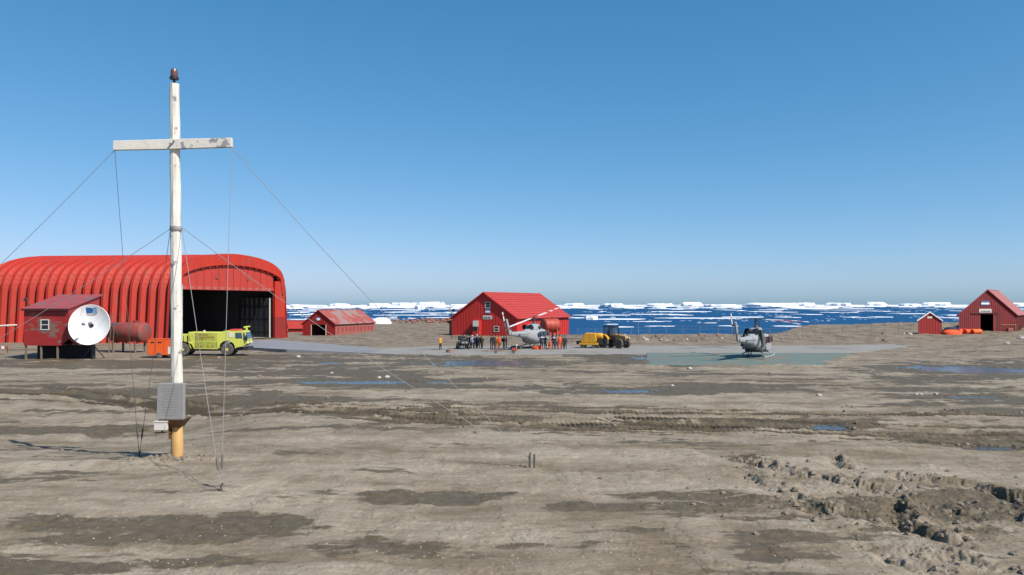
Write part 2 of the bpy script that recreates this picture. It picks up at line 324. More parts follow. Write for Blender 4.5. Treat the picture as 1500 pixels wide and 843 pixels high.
    for (tx, ty), w, dp in TRACKS:
        yc = np.interp(X, tx, ty) + .25 * fbm(X / 6, X * 0 + dp * 90, 2, 83); d = (Y - yc); on = (X > tx[0]) & (X < tx[-1]); q = .65 + .8 * sstep(-.25, .25, fbm(X / 5, X * 0 + dp * 33, 2, 85))
        slope = np.gradient(ty, tx); slp = np.exp(-(np.interp(X, tx, slope) / .3) ** 2); core = np.exp(-(np.abs(d) / w) ** 4) * on * q
        tread = np.sign(np.sin(2 * np.pi * (X / .24 + np.abs(d) * .8))) * .5 + .5
        tz = tz + core * (-dp + dp * .7 * tread * slp) + dp * .6 * on * q * (np.exp(-((d - w * 1.5) / .14) ** 2) + np.exp(-((d + w * 1.5) / .14) ** 2)) * (.7 + fbm(X / .5, Y / .4, 2, 87))
        trk = np.maximum(trk, core)
    z = z + tz
    # flat slabs: keep the ground just under them, but let mud lap irregularly over the rims
    lap = 2.2 * fbm(X / 3.0, Y / 2.6, 4, 91, .6) + .35 * fbm(X / .5, Y / .5, 2, 93)
    for poly in (APRON, HELIPAD):
        s = poly_sd(poly, X, Y) + lap; k = 1 - sstep(-.9, .2, s); z = z * (1 - k) + (-.10) * k
        rim = np.exp(-((s - .5) / .7) ** 2); z = z + .10 * rim * (Y < 93)
    # puddle hollows
    pw = np.zeros_like(X)
    for x, y, rx, ry, s in PW:
        q = np.sqrt(((X - x) / rx) ** 2 + ((Y - y) / ry) ** 2) + 1.0 * fbm(X / (rx * .45), Y / (ry * .6), 5, 100 + s, .6)
        k = 1 - sstep(.8, 1.0, q); flat = 1 - sstep(1.0, 1.7, q)
        z = z * (1 - flat) + flat * np.maximum(z * .4, -.02); z = z * (1 - k) + k * (-.14); pw = np.maximum(pw, 1 - sstep(.9, 1.6, q))
    wet = np.maximum(wet, pw)
    # coast
    Dc = 150 + (265 - 150) * (1 - sstep(-.065, -.005, A)) + (205 - 150) * sstep(.33, .40, A) + 3 * fbm(A * 40, A * 0, 2, 95)
    z = z - 17 * sstep(0, 16, Y - Dc)
    if not full: return z
    st = 3.0 * fbm(X / 15, Y / 3.6, 6, 121, .68); s2 = 3.0 * fbm(X / 9 + 40, Y / 2.4, 6, 131, .66)
    wv = np.maximum(wet, np.maximum(trk * .95, rutw * .25)) * 1.15 - .50 - dry * .25 + st * .95 + .35 * (fbm(X / .8, Y / .5, 3, 141) )
    wv = wv + .20 * sstep(33, 50, Y) * (1 - sstep(80, 95, Y)) + .06 * sstep(30, 24, Y)
    wv = np.maximum(wv, pw - .45)
    wet = np.clip(.5 + wv, 0, 1)
    cru = np.clip(.36 + s2 * .42 + n_crust * .35 + dry * .30 - .15 * sstep(60, 110, Y), 0, 1)
    return z, wet, cru, np.clip(far + rocky, 0, 1), np.clip(trk, 0, 1)
def tz(x, y): return float(terrain(np.array([x], float), np.array([y], float))[0])

vs = np.concatenate([np.linspace(HY + 17.5, HY + 60, 150)[:-1], np.linspace(HY + 60, HY + 430, 640)])
Yr = (H * F / (vs - HY))[::-1]; Yr = np.concatenate([[-120, -70, -40, -20, -8, 0, 6, 10, 13], Yr])
ud = np.linspace(-.75, .75, 1150); ue = .75 + np.cumsum(np.geomspace(.01, .9, 26))
Ur = np.concatenate([-ue[::-1], ud, ue])
YY, UU = np.meshgrid(Yr, Ur, indexing='ij'); XX = UU * np.maximum(YY, 12.0)
Z, WET, CRU, FAR, TRK = terrain(XX.ravel(), YY.ravel(), True)
nr, nc = YY.shape
co = np.stack([XX.ravel(), YY.ravel(), Z], 1)
idx = np.arange(nr * nc).reshape(nr, nc); quads = np.stack([idx[:-1, :-1], idx[:-1, 1:], idx[1:, 1:], idx[1:, :-1]], -1).reshape(-1, 4)
me = bpy.data.meshes.new('ground'); me.vertices.add(len(co)); me.vertices.foreach_set('co', co.ravel().astype(np.float32))
me.loops.add(quads.size); me.loops.foreach_set('vertex_index', quads.ravel().astype(np.int32))
me.polygons.add(len(quads)); me.polygons.foreach_set('loop_start', np.arange(0, quads.size, 4, dtype=np.int32)); me.polygons.foreach_set('loop_total', np.full(len(quads), 4, np.int32))
me.polygons.foreach_set('use_smooth', np.ones(len(quads), bool)); me.update(calc_edges=True)
for nm, arr in (('wet', WET), ('crust', CRU), ('rough_land', FAR), ('tyre_track', TRK)):
    a = me.attributes.new(nm, 'FLOAT', 'POINT'); a.data.foreach_set('value', arr.astype(np.float32))
ground = bpy.data.objects.new('ground', me); COL.objects.link(ground); tag(ground, kind='structure')

def ground_mat():
    m = bpy.data.materials.new('mud_ground'); m.use_nodes = True; nt = m.node_tree; N = nt.nodes; L = nt.links; b = N['Principled BSDF']
    def attr(n): a = N.new('ShaderNodeAttribute'); a.attribute_name = n; return a.outputs['Fac']
    tc = N.new('ShaderNodeTexCoord')
    def noise(s, d=6, r=.6, st=(1, 1, 1)):
        mp = N.new('ShaderNodeMapping'); mp.inputs['Scale'].default_value = st; L.new(tc.outputs['Object'], mp.inputs[0])
        n = N.new('ShaderNodeTexNoise'); n.inputs['Scale'].default_value = s; n.inputs['Detail'].default_value = d; n.inputs['Roughness'].default_value = r; L.new(mp.outputs[0], n.inputs[0]); return n.outputs[0]
    def ramp(i, p0, p1, c0=(0, 0, 0), c1=(1, 1, 1)):
        r = N.new('ShaderNodeValToRGB'); r.color_ramp.elements[0].position = p0; r.color_ramp.elements[1].position = p1
        r.color_ramp.elements[0].color = (*c0, 1); r.color_ramp.elements[1].color = (*c1, 1); L.new(i, r.inputs[0]); return r.outputs[0]
    def mix(f, a, b_, mode='MIX'):
        x = N.new('ShaderNodeMix'); x.data_type = 'RGBA'; x.blend_type = mode
        for s, val in ((0, f), (6, a), (7, b_)):
            if isinstance(val, (int, float)): x.inputs[s].default_value = val
            elif isinstance(val, tuple): x.inputs[s].default_value = (*val, 1)
            else: L.new(val, x.inputs[s])
        return x.outputs[2]
    def math_(op, a, b_):
        x = N.new('ShaderNodeMath'); x.operation = op
        for s, val in ((0, a), (1, b_)):
            if isinstance(val, (int, float)): x.inputs[s].default_value = val
            else: L.new(val, x.inputs[s])
        return x.outputs[0]
    base = ramp(attr('crust'), .15, .85, (.195, .155, .103), (.370, .318, .243))
    base = mix(ramp(noise(.8, 8, .72, (.55, 1, 1)), .42, .58), base, mix(.45, base, (.40, .348, .272)))          # dry pale crust in streaks
    base = mix(ramp(noise(1.6, 8, .75, (.6, 1, 1)), .51, .63), base, mix(.5, base, (.195, .147, .094)))          # damp silt streaks
    w = math_('ADD', attr('wet'), math_('MULTIPLY', math_('SUBTRACT', noise(2.4, 10, .78, (.65, 1, 1)), .5), .7))
    wetc = mix(ramp(noise(2.5, 5, .6), .35, .65), (.110, .087, .052), (.155, .125, .080))
    wf = ramp(w, .42, .68); col = mix(wf, base, wetc)
    col = mix(ramp(math_('MULTIPLY', attr('tyre_track'), math_('ADD', noise(1.3, 6, .7, (.3, 1, 1)), .35)), .30, .75), col, (.082, .063, .038))   # churned dark mud pressed into the tyre tracks
    col = mix(math_('MULTIPLY', attr('rough_land'), .75), col, mix(ramp(noise(.35, 8, .75, (1, .5, 1)), .42, .58), (.165, .122, .082), (.31, .258, .195)))
    v = N.new('ShaderNodeTexVoronoi'); v.inputs['Scale'].default_value = 5.5; L.new(tc.outputs['Object'], v.inputs[0])                 # pale pebbles
    peb = math_('MULTIPLY', ramp(v.outputs['Distance'], .10, .16, (1, 1, 1), (0, 0, 0)), ramp(noise(.45, 4), .52, .62)); col = mix(math_('MULTIPLY', peb, .55), col, (.42, .39, .34))
    fine = ramp(noise(14, 6, .75), .25, .75, (.465, .468, .478), (.872, .872, .885)); col = mix(1.0, col, fine, 'MULTIPLY')
    L.new(col, b.inputs['Base Color']); L.new(ramp(wf, 0, 1, (.92, .92, .92), (.62, .62, .62)), b.inputs['Roughness']); b.inputs['Specular IOR Level'].default_value = .25
    hgt = math_('ADD', math_('MULTIPLY', noise(7, 8, .7), .6), math_('MULTIPLY', peb, .25))
    bp = N.new('ShaderNodeBump'); bp.inputs['Strength'].default_value = .6; bp.inputs['Distance'].default_value = .045; L.new(hgt, bp.inputs['Height']); L.new(bp.outputs[0], b.inputs['Normal'])
    return m
me.materials.append(ground_mat())

def slab(name, poly, z0, z1, material, kind='structure'):
    mb = MB(); n = len(poly); zt = z1 if isinstance(z1, (list, tuple)) else [z1] * n
    mb.add([(p[0], p[1], t) for p, t in zip(poly, zt)] + [(p[0], p[1], z0) for p in poly], [tuple(range(n))] + [(i, (i + 1) % n, n + (i + 1) % n, n + i) for i in range(n)])
    return tag(mb.build(name, material), kind=kind)
slab('concrete_apron', APRON, -.3, .05, M['concrete'])
RAMP = [((262, 503.6), .45), ((400, 497.6), .45), ((470, 503), .32), ((562, 511.6), .075), ((545, 517.6), .07), ((420, 512.3), .38), ((330, 507), .45), ((262, 506), .45)]
rp = [gp(u, v, z) for (u, v), z in RAMP]
slab('hangar_ramp', [(p.x, p.y) for p in rp], -.4, [p.z for p in rp], M['ramp'])

def pad_mat():
    m = mat('teal_pad_paint', (.135, .190, .165), .7, .2, .5, bump=.2, wear=((.19, .17, .13), .42, .35)); return m
slab('helipad', HELIPAD, -.3, .085, pad_mat())

def water_mat(name, col, rough, bump, sc, spec=.5, dist=.05):
    m = mat(name, col, rough, .12, sc * .05, spec=spec); N = m.node_tree.nodes; L = m.node_tree.links; b = N['Principled BSDF']
    tc = N.new('ShaderNodeTexCoord'); n = N.new('ShaderNodeTexNoise'); n.inputs['Scale'].default_value = sc; n.inputs['Detail'].default_value = 5; L.new(tc.outputs['Object'], n.inputs[0])
    bp = N.new('ShaderNodeBump'); bp.inputs['Strength'].default_value = bump; bp.inputs['Distance'].default_value = dist; L.new(n.outputs[0], bp.inputs['Height']); L.new(bp.outputs[0], b.inputs['Normal'])
    return m
pud_m = water_mat('puddle_water', (.060, .055, .048), .12, 1.0, 5, .4, .03)
for x, y, rx, ry, s in PW:
    mb = MB(); n = 40
    mb.add([(x + rx * 1.5 * math.cos(a), y + ry * 1.5 * math.sin(a), WATER_Z) for a in [2 * math.pi * k / n for k in range(n)]], [tuple(range(n))])
    tag(mb.build('puddle', pud_m), kind='structure')
SEA_Z = -10.0
sea_m = water_mat('sea_water', (.005, .068, .19), .4, 1.0, .12, .03, 2.0)
sb = MB(); sb.add([(-60000, 100, SEA_Z), (60000, 100, SEA_Z), (60000, 60000, SEA_Z), (-60000, 60000, SEA_Z)], [(0, 1, 2, 3)]); tag(sb.build('sea', sea_m), kind='structure')

# ------------------------------------------------------------------ sea ice
def sea_at(u, v): Y = (H - SEA_Z) * F / (v - HY); return (u - CX) / F * Y, Y
def floe_geo(mb, x, y, rx, ry, th, rnd):
    n = rnd.randint(9, 14); a0 = rnd.random() * 6.28; pts = []
    for k in range(n):
        a = a0 + 2 * math.pi * k / n; q = .62 + .5 * rnd.random(); pts.append((rx * math.cos(a) * q, ry * math.sin(a) * q))
    top = [(x + px * .97, y + py * .97, SEA_Z + th * (.75 + .5 * rnd.random())) for px, py in pts]; bot = [(x + px, y + py, SEA_Z - .4) for px, py in pts]
    hump = (x + rx * rnd.uniform(-.3, .3), y, SEA_Z + th * rnd.uniform(1.1, 2.2)); b = len(mb.v)
    mb.add(bot + top + [hump], [(i, (i + 1) % n, n + (i + 1) % n, n + i) for i in range(n)] + [(n + i, n + (i + 1) % n, 2 * n) for i in range(n)])
rnd = random.Random(11)
FLOES = [(1020, 466.5, 70, .9), (905, 468, 45, 1.0), (1090, 465, 40, .8), (966, 478.3, 23, .6), (1066, 478, 18, .8), (1152, 478.3, 36, .7), (1215, 476.8, 34, .7), (1305, 478, 20, .5), (912, 479.5, 16, .6),
         (895, 475.5, 13, .5), (1063, 454.5, 14, .8), (1245, 465.5, 10, .9), (1265, 466, 9, .9), (1180, 461, 20, .7), (1290, 465, 25, .5), (870, 453.5, 12, .9), (470, 456, 50, .9), (440, 458, 16, .8),
         (590, 457.5, 25, .9), (640, 459, 40, .6), (600, 462, 60, .5), (650, 453, 30, .9), (1120, 457, 25, .7), (1225, 455.5, 14, 1.3), (1245, 454, 10, 1.2), (1180, 453, 22, 1.1), (1035, 473.5, 22, .35), (880, 462, 45, .5),
         (960, 461, 40, .5), (1330, 460, 28, .5), (1220, 483.5, 25, .3), (1370, 483, 10, .8), (480, 463.5, 40, .5), (950, 471.5, 30, .35), (1390, 466, 20, .5), (1425, 456, 30, .7), (840, 466, 20, .8), (1000, 457, 50, .6)]
for u, v, ru, rv in FLOES:
    x, y = sea_at(u, v); mb = MB(); ry = max(.62 * rv * y * y / ((H - SEA_Z) * F), 3)
    th = .14 + .00022 * y
    floe_geo(mb, 0, 0, ru / F * y, ry, th, rnd)
    tag(mb.build('ice_floe', M['ice'], loc=(x, y, 0)), 'flat white ice floe drifting on the blue sea behind the buildings', 'ice floe', 'ice floes on the open water')
for k in range(140):
    v = 447.8 + 21 * rnd.random() ** 2.0; u = rnd.uniform(400, 1520); x, y = sea_at(u, v); s = rnd.choice((rnd.uniform(2, 7), rnd.uniform(5, 16), rnd.uniform(14, 40))) * (1 if v < 458 else .7)
    mb = MB(); floe_geo(mb, 0, 0, s / F * y, max(rnd.uniform(.10, .40) * y * y / ((H - SEA_Z) * F), 2), .10 + .00028 * y, rnd)
    tag(mb.build('ice_floe', M['ice'], loc=(x, y, 0)), 'flat white ice floe drifting on the blue sea behind the buildings', 'ice floe', 'ice floes on the open water')
pk = MB()
for k in range(1300):
    y = 3000 + 16000 * rnd.random() ** 1.1; x = rnd.uniform(-.75, .75) * y; s = rnd.uniform(20, 130) * (y / 5000)
    if fbm(np.array([x / 2600]), np.array([y / 2600]), 2, 5)[0] > -.12: floe_geo(pk, x, y, s, s * rnd.uniform(.6, 2.2), rnd.uniform(1, 5), rnd)
tag(pk.build('pack_ice', M['ice']), 'broken white pack ice spread in a band along the horizon', 'pack ice', kind='stuff')
br = MB()
for k in range(2600):                                      # thin bands of brash ice on the nearer water
    v = 448.6 + 24 * rnd.random() ** 2.6; u = rnd.uniform(395, 1530); x, y = sea_at(u, v)
    if fbm(np.array([u / 120]), np.array([v / 3.2]), 3, 15)[0] < .07: continue
    s = rnd.uniform(.6, 4.5) / F * y; floe_geo(br, x, y, s, s * rnd.uniform(.5, 1.5), .12 + .00016 * y, rnd)
tag(br.build('brash_ice', M['brash']), 'thin bands of small broken ice on the blue water', 'brash ice', kind='stuff')
def berg(u, D, wpx, hpx, seed, tab=.5):
    r = random.Random(seed); x = (u - CX) / F * D; w = wpx / F * D; h = hpx / F * D + (H - SEA_Z) * .0
    n = 18; mb = MB(); top = []; bot = []; mid = []
    for k in range(n):
        a = 2 * math.pi * k / n; q = .75 + .35 * r.random(); px, py = w / 2 * math.cos(a) * q, w * .4 * math.sin(a) * q; hh = h * (.55 + .45 * r.random() if r.random() > tab else .85 + .15 * r.random())
        bot.append((px, py, -2)); mid.append((px * .98, py * .98, hh * .6)); top.append((px * (.7 + .25 * r.random()), py * .85, hh))
    mb.rings([bot, mid, top]); return mb.build('iceberg', M['iceberg'], loc=(x, D, SEA_Z))
BG = [(432, 22, 6, 'long low white iceberg on the horizon just right of the hangar'), (505, 34, 5, 'broad pale iceberg on the horizon above the far red shed'), (560, 30, 7, 'white iceberg on the horizon left of the lamp post'), (588, 26, 9, 'stepped iceberg on the horizon between the far shed and the central house'),
      (622, 40, 9, 'largest white iceberg on the horizon left of the central house'), (676, 36, 7, 'pale iceberg touching the left roof slope of the central house'), (848, 34, 6, 'flat topped iceberg right of the central house roof'), (905, 44, 6, 'long flat iceberg on the horizon above the tractor'),
      (965, 40, 7, 'white iceberg on the horizon right of the tractor'), (1005, 30, 8, 'taller iceberg left of the parked helicopter rotor'), (1050, 36, 6, 'low iceberg behind the tail of the parked helicopter'), (1130, 60, 7, 'wide white iceberg to the right of the parked helicopter'),
      (1185, 30, 8, 'blocky iceberg above the fenced shore'), (1232, 36, 10, 'tall blocky iceberg above the brown knoll'), (1275, 40, 9, 'broad iceberg above the right end of the knoll'), (1325, 34, 10, 'white iceberg just left of the small red shed'), (1372, 40, 9, 'white iceberg between the small shed and the large shed'), (1495, 30, 8, 'iceberg at the right edge behind the large shed roof')]
for i, (u, w, h, lab) in enumerate(BG): tag(berg(u + 9 * math.sin(i * 5.1), 5200 + 160 * (i % 5), w * (.75 + .6 * abs(math.sin(i * 2.7))), 2.0 + h * (.22 + .33 * abs(math.sin(i * 1.9))), 300 + i), lab, 'iceberg', 'icebergs on the horizon')
tag(berg(866, 800, 20, 6.2, 390, .2), 'small peaked white iceberg on dark water beside the tractor', 'iceberg')
tag(berg(615, 2600, 16, 7, 391, .2), 'small turquoise white iceberg in front of the horizon bergs', 'iceberg')
# ------------------------------------------------------------------ memorial cross with guy wires
zc = tz(X0c, Y0c)
cross = thing('memorial_cross', 'tall white peeling wooden cross on an ochre post, held by guy wires', 'cross', (X0c, Y0c, zc))
def pz(v): return (672 - v) / F * Y0c                   # height above the base for a picture row
def px(u): return (u - 258) / F * Y0c
mb = MB()
mb.rings([[(px(258) + r * math.cos(a), r * math.sin(a), z) for a in [2 * math.pi * k / 12 for k in range(12)]] for z, r in ((-.4, .235), (.05, .235), (.9, .225), (.92, .212), (1.66, .205), (1.72, .19))])
ft = mb.build('post', M['ochre'], cross, True)
mb = MB(); mb.box(-.255, -.19, -.19, .02, .75, 1.30); mb.build('bracket', M['brownbox'], ft)
mb = MB(); lean = px(253.6) - px(257)
sh = []
for k in range(30):
    z = pz(562) + (pz(125) - pz(562)) * k / 29; t = k / 29; cx = px(257.5) + lean * t; r = .215 - .035 * t
    sh.append([(cx + (r + .012 * math.sin(7 * a + k)) * math.cos(a) * (1 + .004 * math.sin(k * 3.1)), (r + .01 * math.cos(5 * a - k)) * math.sin(a), z) for a in [2 * math.pi * (j + .5) / 10 for j in range(10)]])
mb.rings(sh); pole = mb.build('pole', M['polewhite'], cross, False)
mb = MB(); za = pz(214.5); mb.hexa([(px(169), -.27, pz(223.5)), (px(255), -.27, pz(222)), (px(255), -.09, pz(222)), (px(169), -.09, pz(223.5))], [(px(169), -.27, pz(210)), (px(255), -.27, pz(207.5)), (px(255), -.09, pz(207.5)), (px(169), -.09, pz(210))])
bm1 = mb.build('crossbeam', M['polewhite'], cross, False, .012)
mb = MB(); mb.hexa([(px(255.2), -.27, pz(222)), (px(341), -.27, pz(219)), (px(341), -.09, pz(219)), (px(255.2), -.09, pz(222))], [(px(255.2), -.27, pz(207.5)), (px(341), -.27, pz(205.5)), (px(341), -.09, pz(205.5)), (px(255.2), -.09, pz(207.5))])
tag(mb.build('crossbeam', M['polepeel'], cross, False, .012), 'badly peeling right arm of the cross')
mb = MB()
mb.lathe([(.045, 0), (.045, .10)], (px(254), -.275, pz(215)), (0, -1, 0), 8); mb.lathe([(.03, 0), (.03, .09)], (px(258), -.275, pz(211)), (0, -1, 0), 8); mb.build('bolt', M['grey'], bm1)
mb = MB(); mb.lathe([(.225, 0), (.235, .02), (.235, .16), (.225, .18)], (px(256.5), 0, pz(340)), (0, 0, 1), 12); mb.build('collar', M['plaque'], pole, True)
bc = MB(); zb = pz(125); x_ = px(253.6)
bc.lathe([(.05, 0), (.05, .16), (.17, .18), (.17, .27), (.10, .29)], (x_, 0, zb), (0, 0, 1), 12); bl = bc.build('beacon', M['blackmetal'], cross, True)
bc = MB(); bc.lathe([(.125, .29), (.135, .36), (.13, .50), (.10, .58), (.03, .61)], (x_, 0, zb), (0, 0, 1), 14); bc.build('lens', M['lens'], bl, True)
# sloping plaque on a steel hopper
pq = MB(); a0, a1, b0, b1 = px(235.2), px(274), px(236), px(274.2)
pq.hexa([(a0, -.44, pz(614)), (a1, -.44, pz(614)), (a1, -.24, pz(613.5)), (a0, -.24, pz(613.5))], [(b0, -.41, pz(562)), (b1, -.41, pz(562)), (b1, -.24, pz(561.5)), (b0, -.24, pz(561.5))])
plq = pq.build('plaque', M['plaque'], cross, False, .01)
eg = MB(); zA, zB = pz(614), pz(562)
for k in range(11):
    t = .12 + .072 * k; z = zA + (zB - zA) * t; y = -.44 + .03 * t - .004; w = .36 * (.75 + .25 * random.random())
    eg.add([((a0 + a1) / 2 - w, y, z), ((a0 + a1) / 2 + w, y, z), ((a0 + a1) / 2 + w, y + .0003, z + .014), ((a0 + a1) / 2 - w, y + .0003, z + .014)], [(0, 1, 2, 3)])
eg.build('inscription', M['engrave'], plq)
hp = MB(); hp.hexa([(-.16, -.2, pz(627)), (.2, -.2, pz(627)), (.2, .2, pz(627)), (-.16, .2, pz(627))], [(a0 + .08, -.50, pz(614.4)), (px(275), -.50, pz(614.4)), (px(276), .25, pz(613)), (a0 + .08, .25, pz(613))])
hp.build('hopper', M['brownbox'], cross)
bx = MB(); bx.box(px(234.5), px(252), -.62, -.42, pz(628.5), pz(617)); jb = bx.build('junction_box', M['cream'], cross, False, .012)
bx = MB(); bx.box(px(234), px(252.6), -.64, -.40, pz(616.8), pz(615.6)); bx.build('lid', M['cream'], jb)
bx = MB(); bx.bar((px(234), -.5, pz(633)), (px(256), -.1, pz(634)), .05); bx.bar((px(244), -.5, pz(629)), (px(244), -.4, pz(633)), .04); bx.bar((px(252), -.5, pz(618)), (px(258), -.1, pz(619)), .06); bx.build('bracket', M['brownbox'], jb)
def wire(p, q, sag=.25, r=.017, m='wire', tb=True):
    p = Vector(p); q = Vector(q); n = 14; pts = [p.lerp(q, k / n) - Vector((0, 0, 4 * sag * (k / n) * (1 - k / n))) for k in range(n + 1)]
    w = MB(); w.tube(pts, r, 6); o = w.build('guy_wire', M[m], cross, True)
    if tb:
        d = (q - p).normalized(); t = MB(); t.tube([q - d * 1.15, q - d * 1.05, q - d * .75, q - d * .65], [.012, .035, .035, .012], 6); t.build('turnbuckle', M['wiredark'], o, True)
    return o
def rel(v): return Vector(v) - Vector((X0c, Y0c, zc))
Lb = (px(170), -.18, pz(223)); Rb = (px(340), -.18, pz(219)); Lc = (px(248), 0, pz(337)); Rc = (px(265), 0, pz(335))
aR = gp(776, 684); aR.z = tz(aR.x, aR.y) + .35; aL = Vector((-26.8, 28.6, 0)); aL.z = tz(aL.x, aL.y) + .2
aB = gp(207.5, 667); aB.z = tz(aB.x, aB.y); aB = Vector((aB.x, aB.y - .2, 0)); aB.z = tz(aB.x, aB.y) + .02; aF = gp(324, 722); aF.z = tz(aF.x, aF.y) + .05
wire(Rb, rel(aR), .30, .012, 'wire', False); wire(Rc, rel(aR), .30, .012, 'wire', False); wire(Lb, rel(aL), .30, .010); wire(Lc, rel(aL), .30, .011)
wire(Lb, rel(aB), .18, .011, 'wiredark'); wire(Lc, rel(aB), .12, .010, 'wiredark'); wire(Rb, rel(aF), .15, .010); wire(Rc, rel(aF), .12, .011)
for a in (aB, aF, aR, aL):
    st = MB(); r_ = rel(a); st.tube([r_ + Vector((0, 0, -.5)), r_ + Vector((0, 0, .12)), r_ + Vector((.05, 0, .2))], [.04, .04, .03], 6); st.build('anchor_stake', M['wiredark'], cross)
st = MB(); r_ = rel(aR) + Vector((.17, 0, -.1)); st.tube([r_ + Vector((0, 0, -.5)), r_ + Vector((0, 0, .25))], .035, 6); st.build('anchor_stake', M['wiredark'], cross)

# ------------------------------------------------------------------ hangar
HO = Vector((-52.0, 118.0, -.15)); HF = Vector((.469, .883, 0)).normalized(); HW = 23.9; HA = Vector((-.993, .118, 0)).normalized(); HL = 31.0
HN = Vector((HF.y, -HF.x, 0))
hang = thing('aircraft_hangar', 'large red ribbed arched hangar with wide open door', 'hangar', HO)
PT = [(0, 0), (.006, 2.5), (.012, 5), (.018, 7.5), (.021, 8.6), (.025, 9.4), (.031, 10.1), (.040, 10.8), (.055, 11.4), (.075, 11.95), (.11, 12.55), (.15, 13.05), (.21, 13.5), (.28, 13.85), (.37, 14.12), (.46, 14.25), (.5, 14.27)]
PT = PT + [(1 - t, z) for t, z in PT[-2::-1]]
def hp_(t, z, a=0.0, n=0.0): return HF * (t * HW) + HA * a + HN * n + Vector((0, 0, z))
def pnorm(i):
    t0, z0 = PT[max(i - 1, 0)]; t1, z1 = PT[min(i + 1, len(PT) - 1)]; dx, dz = (t1 - t0) * HW, z1 - z0; l = math.hypot(dx, dz); return Vector((-dz / l, dx / l))
NP = 20; pw_ = HL / NP
for k in range(NP):
    a0, a1 = k * pw_, (k + 1) * pw_; m_ = MB(); rows = []
    for i, (t, z) in enumerate(PT):
        nn = pnorm(i); dpt = .13 + .52 * (1 - float(sstep(8.6, 13.0, z))); row = []
        for aa, d in ((a0, dpt), (a0 + pw_ * .24, dpt), (a0 + pw_ * .50, 0), (a0 + pw_ * .68, 0), (a1, dpt)):
            row.append(hp_(t, z, aa) + HF * (nn.x * d) + Vector((0, 0, nn.y * d)))
        rows.append(row)
    n_ = 5; vs_ = [p for r_ in rows for p in r_]; fs_ = [(i * n_ + j, i * n_ + j + 1, (i + 1) * n_ + j + 1, (i + 1) * n_ + j) for i in range(len(PT) - 1) for j in range(n_ - 1)]
    m_.add(vs_, fs_); me_ = m_.build('arch_panel', M['hangar'], hang)
    hi = bpy.data.objects[me_.name]
# near-black shell added inside, its colour standing in for the interior shade
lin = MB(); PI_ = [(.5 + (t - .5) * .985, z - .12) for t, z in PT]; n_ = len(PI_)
lin.add([hp_(t, z, .6) for t, z in PI_] + [hp_(t, z, HL - .25) for t, z in PI_] , [(i, i + 1, n_ + i + 1, n_ + i) for i in range(n_ - 1)] + [tuple(range(n_, 2 * n_))]); lin.build('inner_shade_shell', M['interior_black'], hang)
# rear wall
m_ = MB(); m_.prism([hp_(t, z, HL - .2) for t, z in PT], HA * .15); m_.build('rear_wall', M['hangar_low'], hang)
m_ = MB(); m_.add([hp_(.002, .3, 0), hp_(.998, .3, 0), hp_(.998, .3, HL), hp_(.002, .3, HL)], [(0, 1, 2, 3)]); m_.build('floor', M['concrete'], hang)
# front fascia band between outer arch and inner arch
def inner(t): return 10.0 + 2.6 * math.sqrt(max(0, 1 - ((t - .5) / .45) ** 2)) ** 1.15
fas = MB(); N_ = 48
tt = [.034 + (.932) * k / N_ for k in range(N_ + 1)]
def outer(t): return float(np.interp(t, [p[0] for p in PT], [p[1] for p in PT])) + .22
for k in range(N_):
    t0, t1 = tt[k], tt[k + 1]; i0 = inner(t0) if .06 < t0 < .94 else 8.0; i1 = inner(t1) if .06 < t1 < .94 else 8.0
    fas.hexa([hp_(t0, i0, 0, .10), hp_(t1, i1, 0, .10), hp_(t1, i1, 0, .62), hp_(t0, i0, 0, .62)], [hp_(t0, outer(t0), 0, .10), hp_(t1, outer(t1), 0, .10), hp_(t1, outer(t1), 0, .62), hp_(t0, outer(t0), 0, .62)])
fas.build('fascia', M['hangar'], hang)
for k in range(1, N_ - 1, 3):                            # scalloped brackets under the fascia
    t0 = tt[k]
    if .08 < t0 < .92:
        b_ = MB(); z0 = inner(t0); b_.hexa([hp_(t0 - .006, z0 - .22, 0, .16), hp_(t0 + .006, z0 - .22, 0, .16), hp_(t0 + .006, z0 - .22, 0, .50), hp_(t0 - .006, z0 - .22, 0, .50)], [hp_(t0 - .006, z0 + .05, 0, .16), hp_(t0 + .006, z0 + .05, 0, .16), hp_(t0 + .006, z0 + .05, 0, .50), hp_(t0 - .006, z0 + .05, 0, .50)]); b_.build('eave_bracket', M['hangar'], hang)
# vertical panels above the door
npn = 13
for k in range(npn):
    t0 = .065 + .81 * k / npn; t1 = .065 + .81 * (k + 1) / npn - .0025; b_ = MB()
    b_.hexa([hp_(t0, 9.05, 0, -.02), hp_(t1, 9.05, 0, -.02), hp_(t1, 9.05, 0, .12 + .02 * (k % 2)), hp_(t0, 9.05, 0, .12 + .02 * (k % 2))], [hp_(t0, inner(t0) + .1, 0, -.02), hp_(t1, inner(t1) + .1, 0, -.02), hp_(t1, inner(t1) + .1, 0, .12 + .02 * (k % 2)), hp_(t0, inner(t0) + .1, 0, .12 + .02 * (k % 2))]); b_.build('front_panel', M['red_roof'], hang)
b_ = MB(); b_.hexa([hp_(.05, 8.45, 0, -.05), hp_(.89, 8.45, 0, -.05), hp_(.89, 8.45, 0, .24), hp_(.05, 8.45, 0, .24)], [hp_(.05, 9.04, 0, -.05), hp_(.89, 9.04, 0, -.05), hp_(.89, 9.04, 0, .24), hp_(.05, 9.04, 0, .24)]); hdr = b_.build('door_header', M['red_roof'], hang)
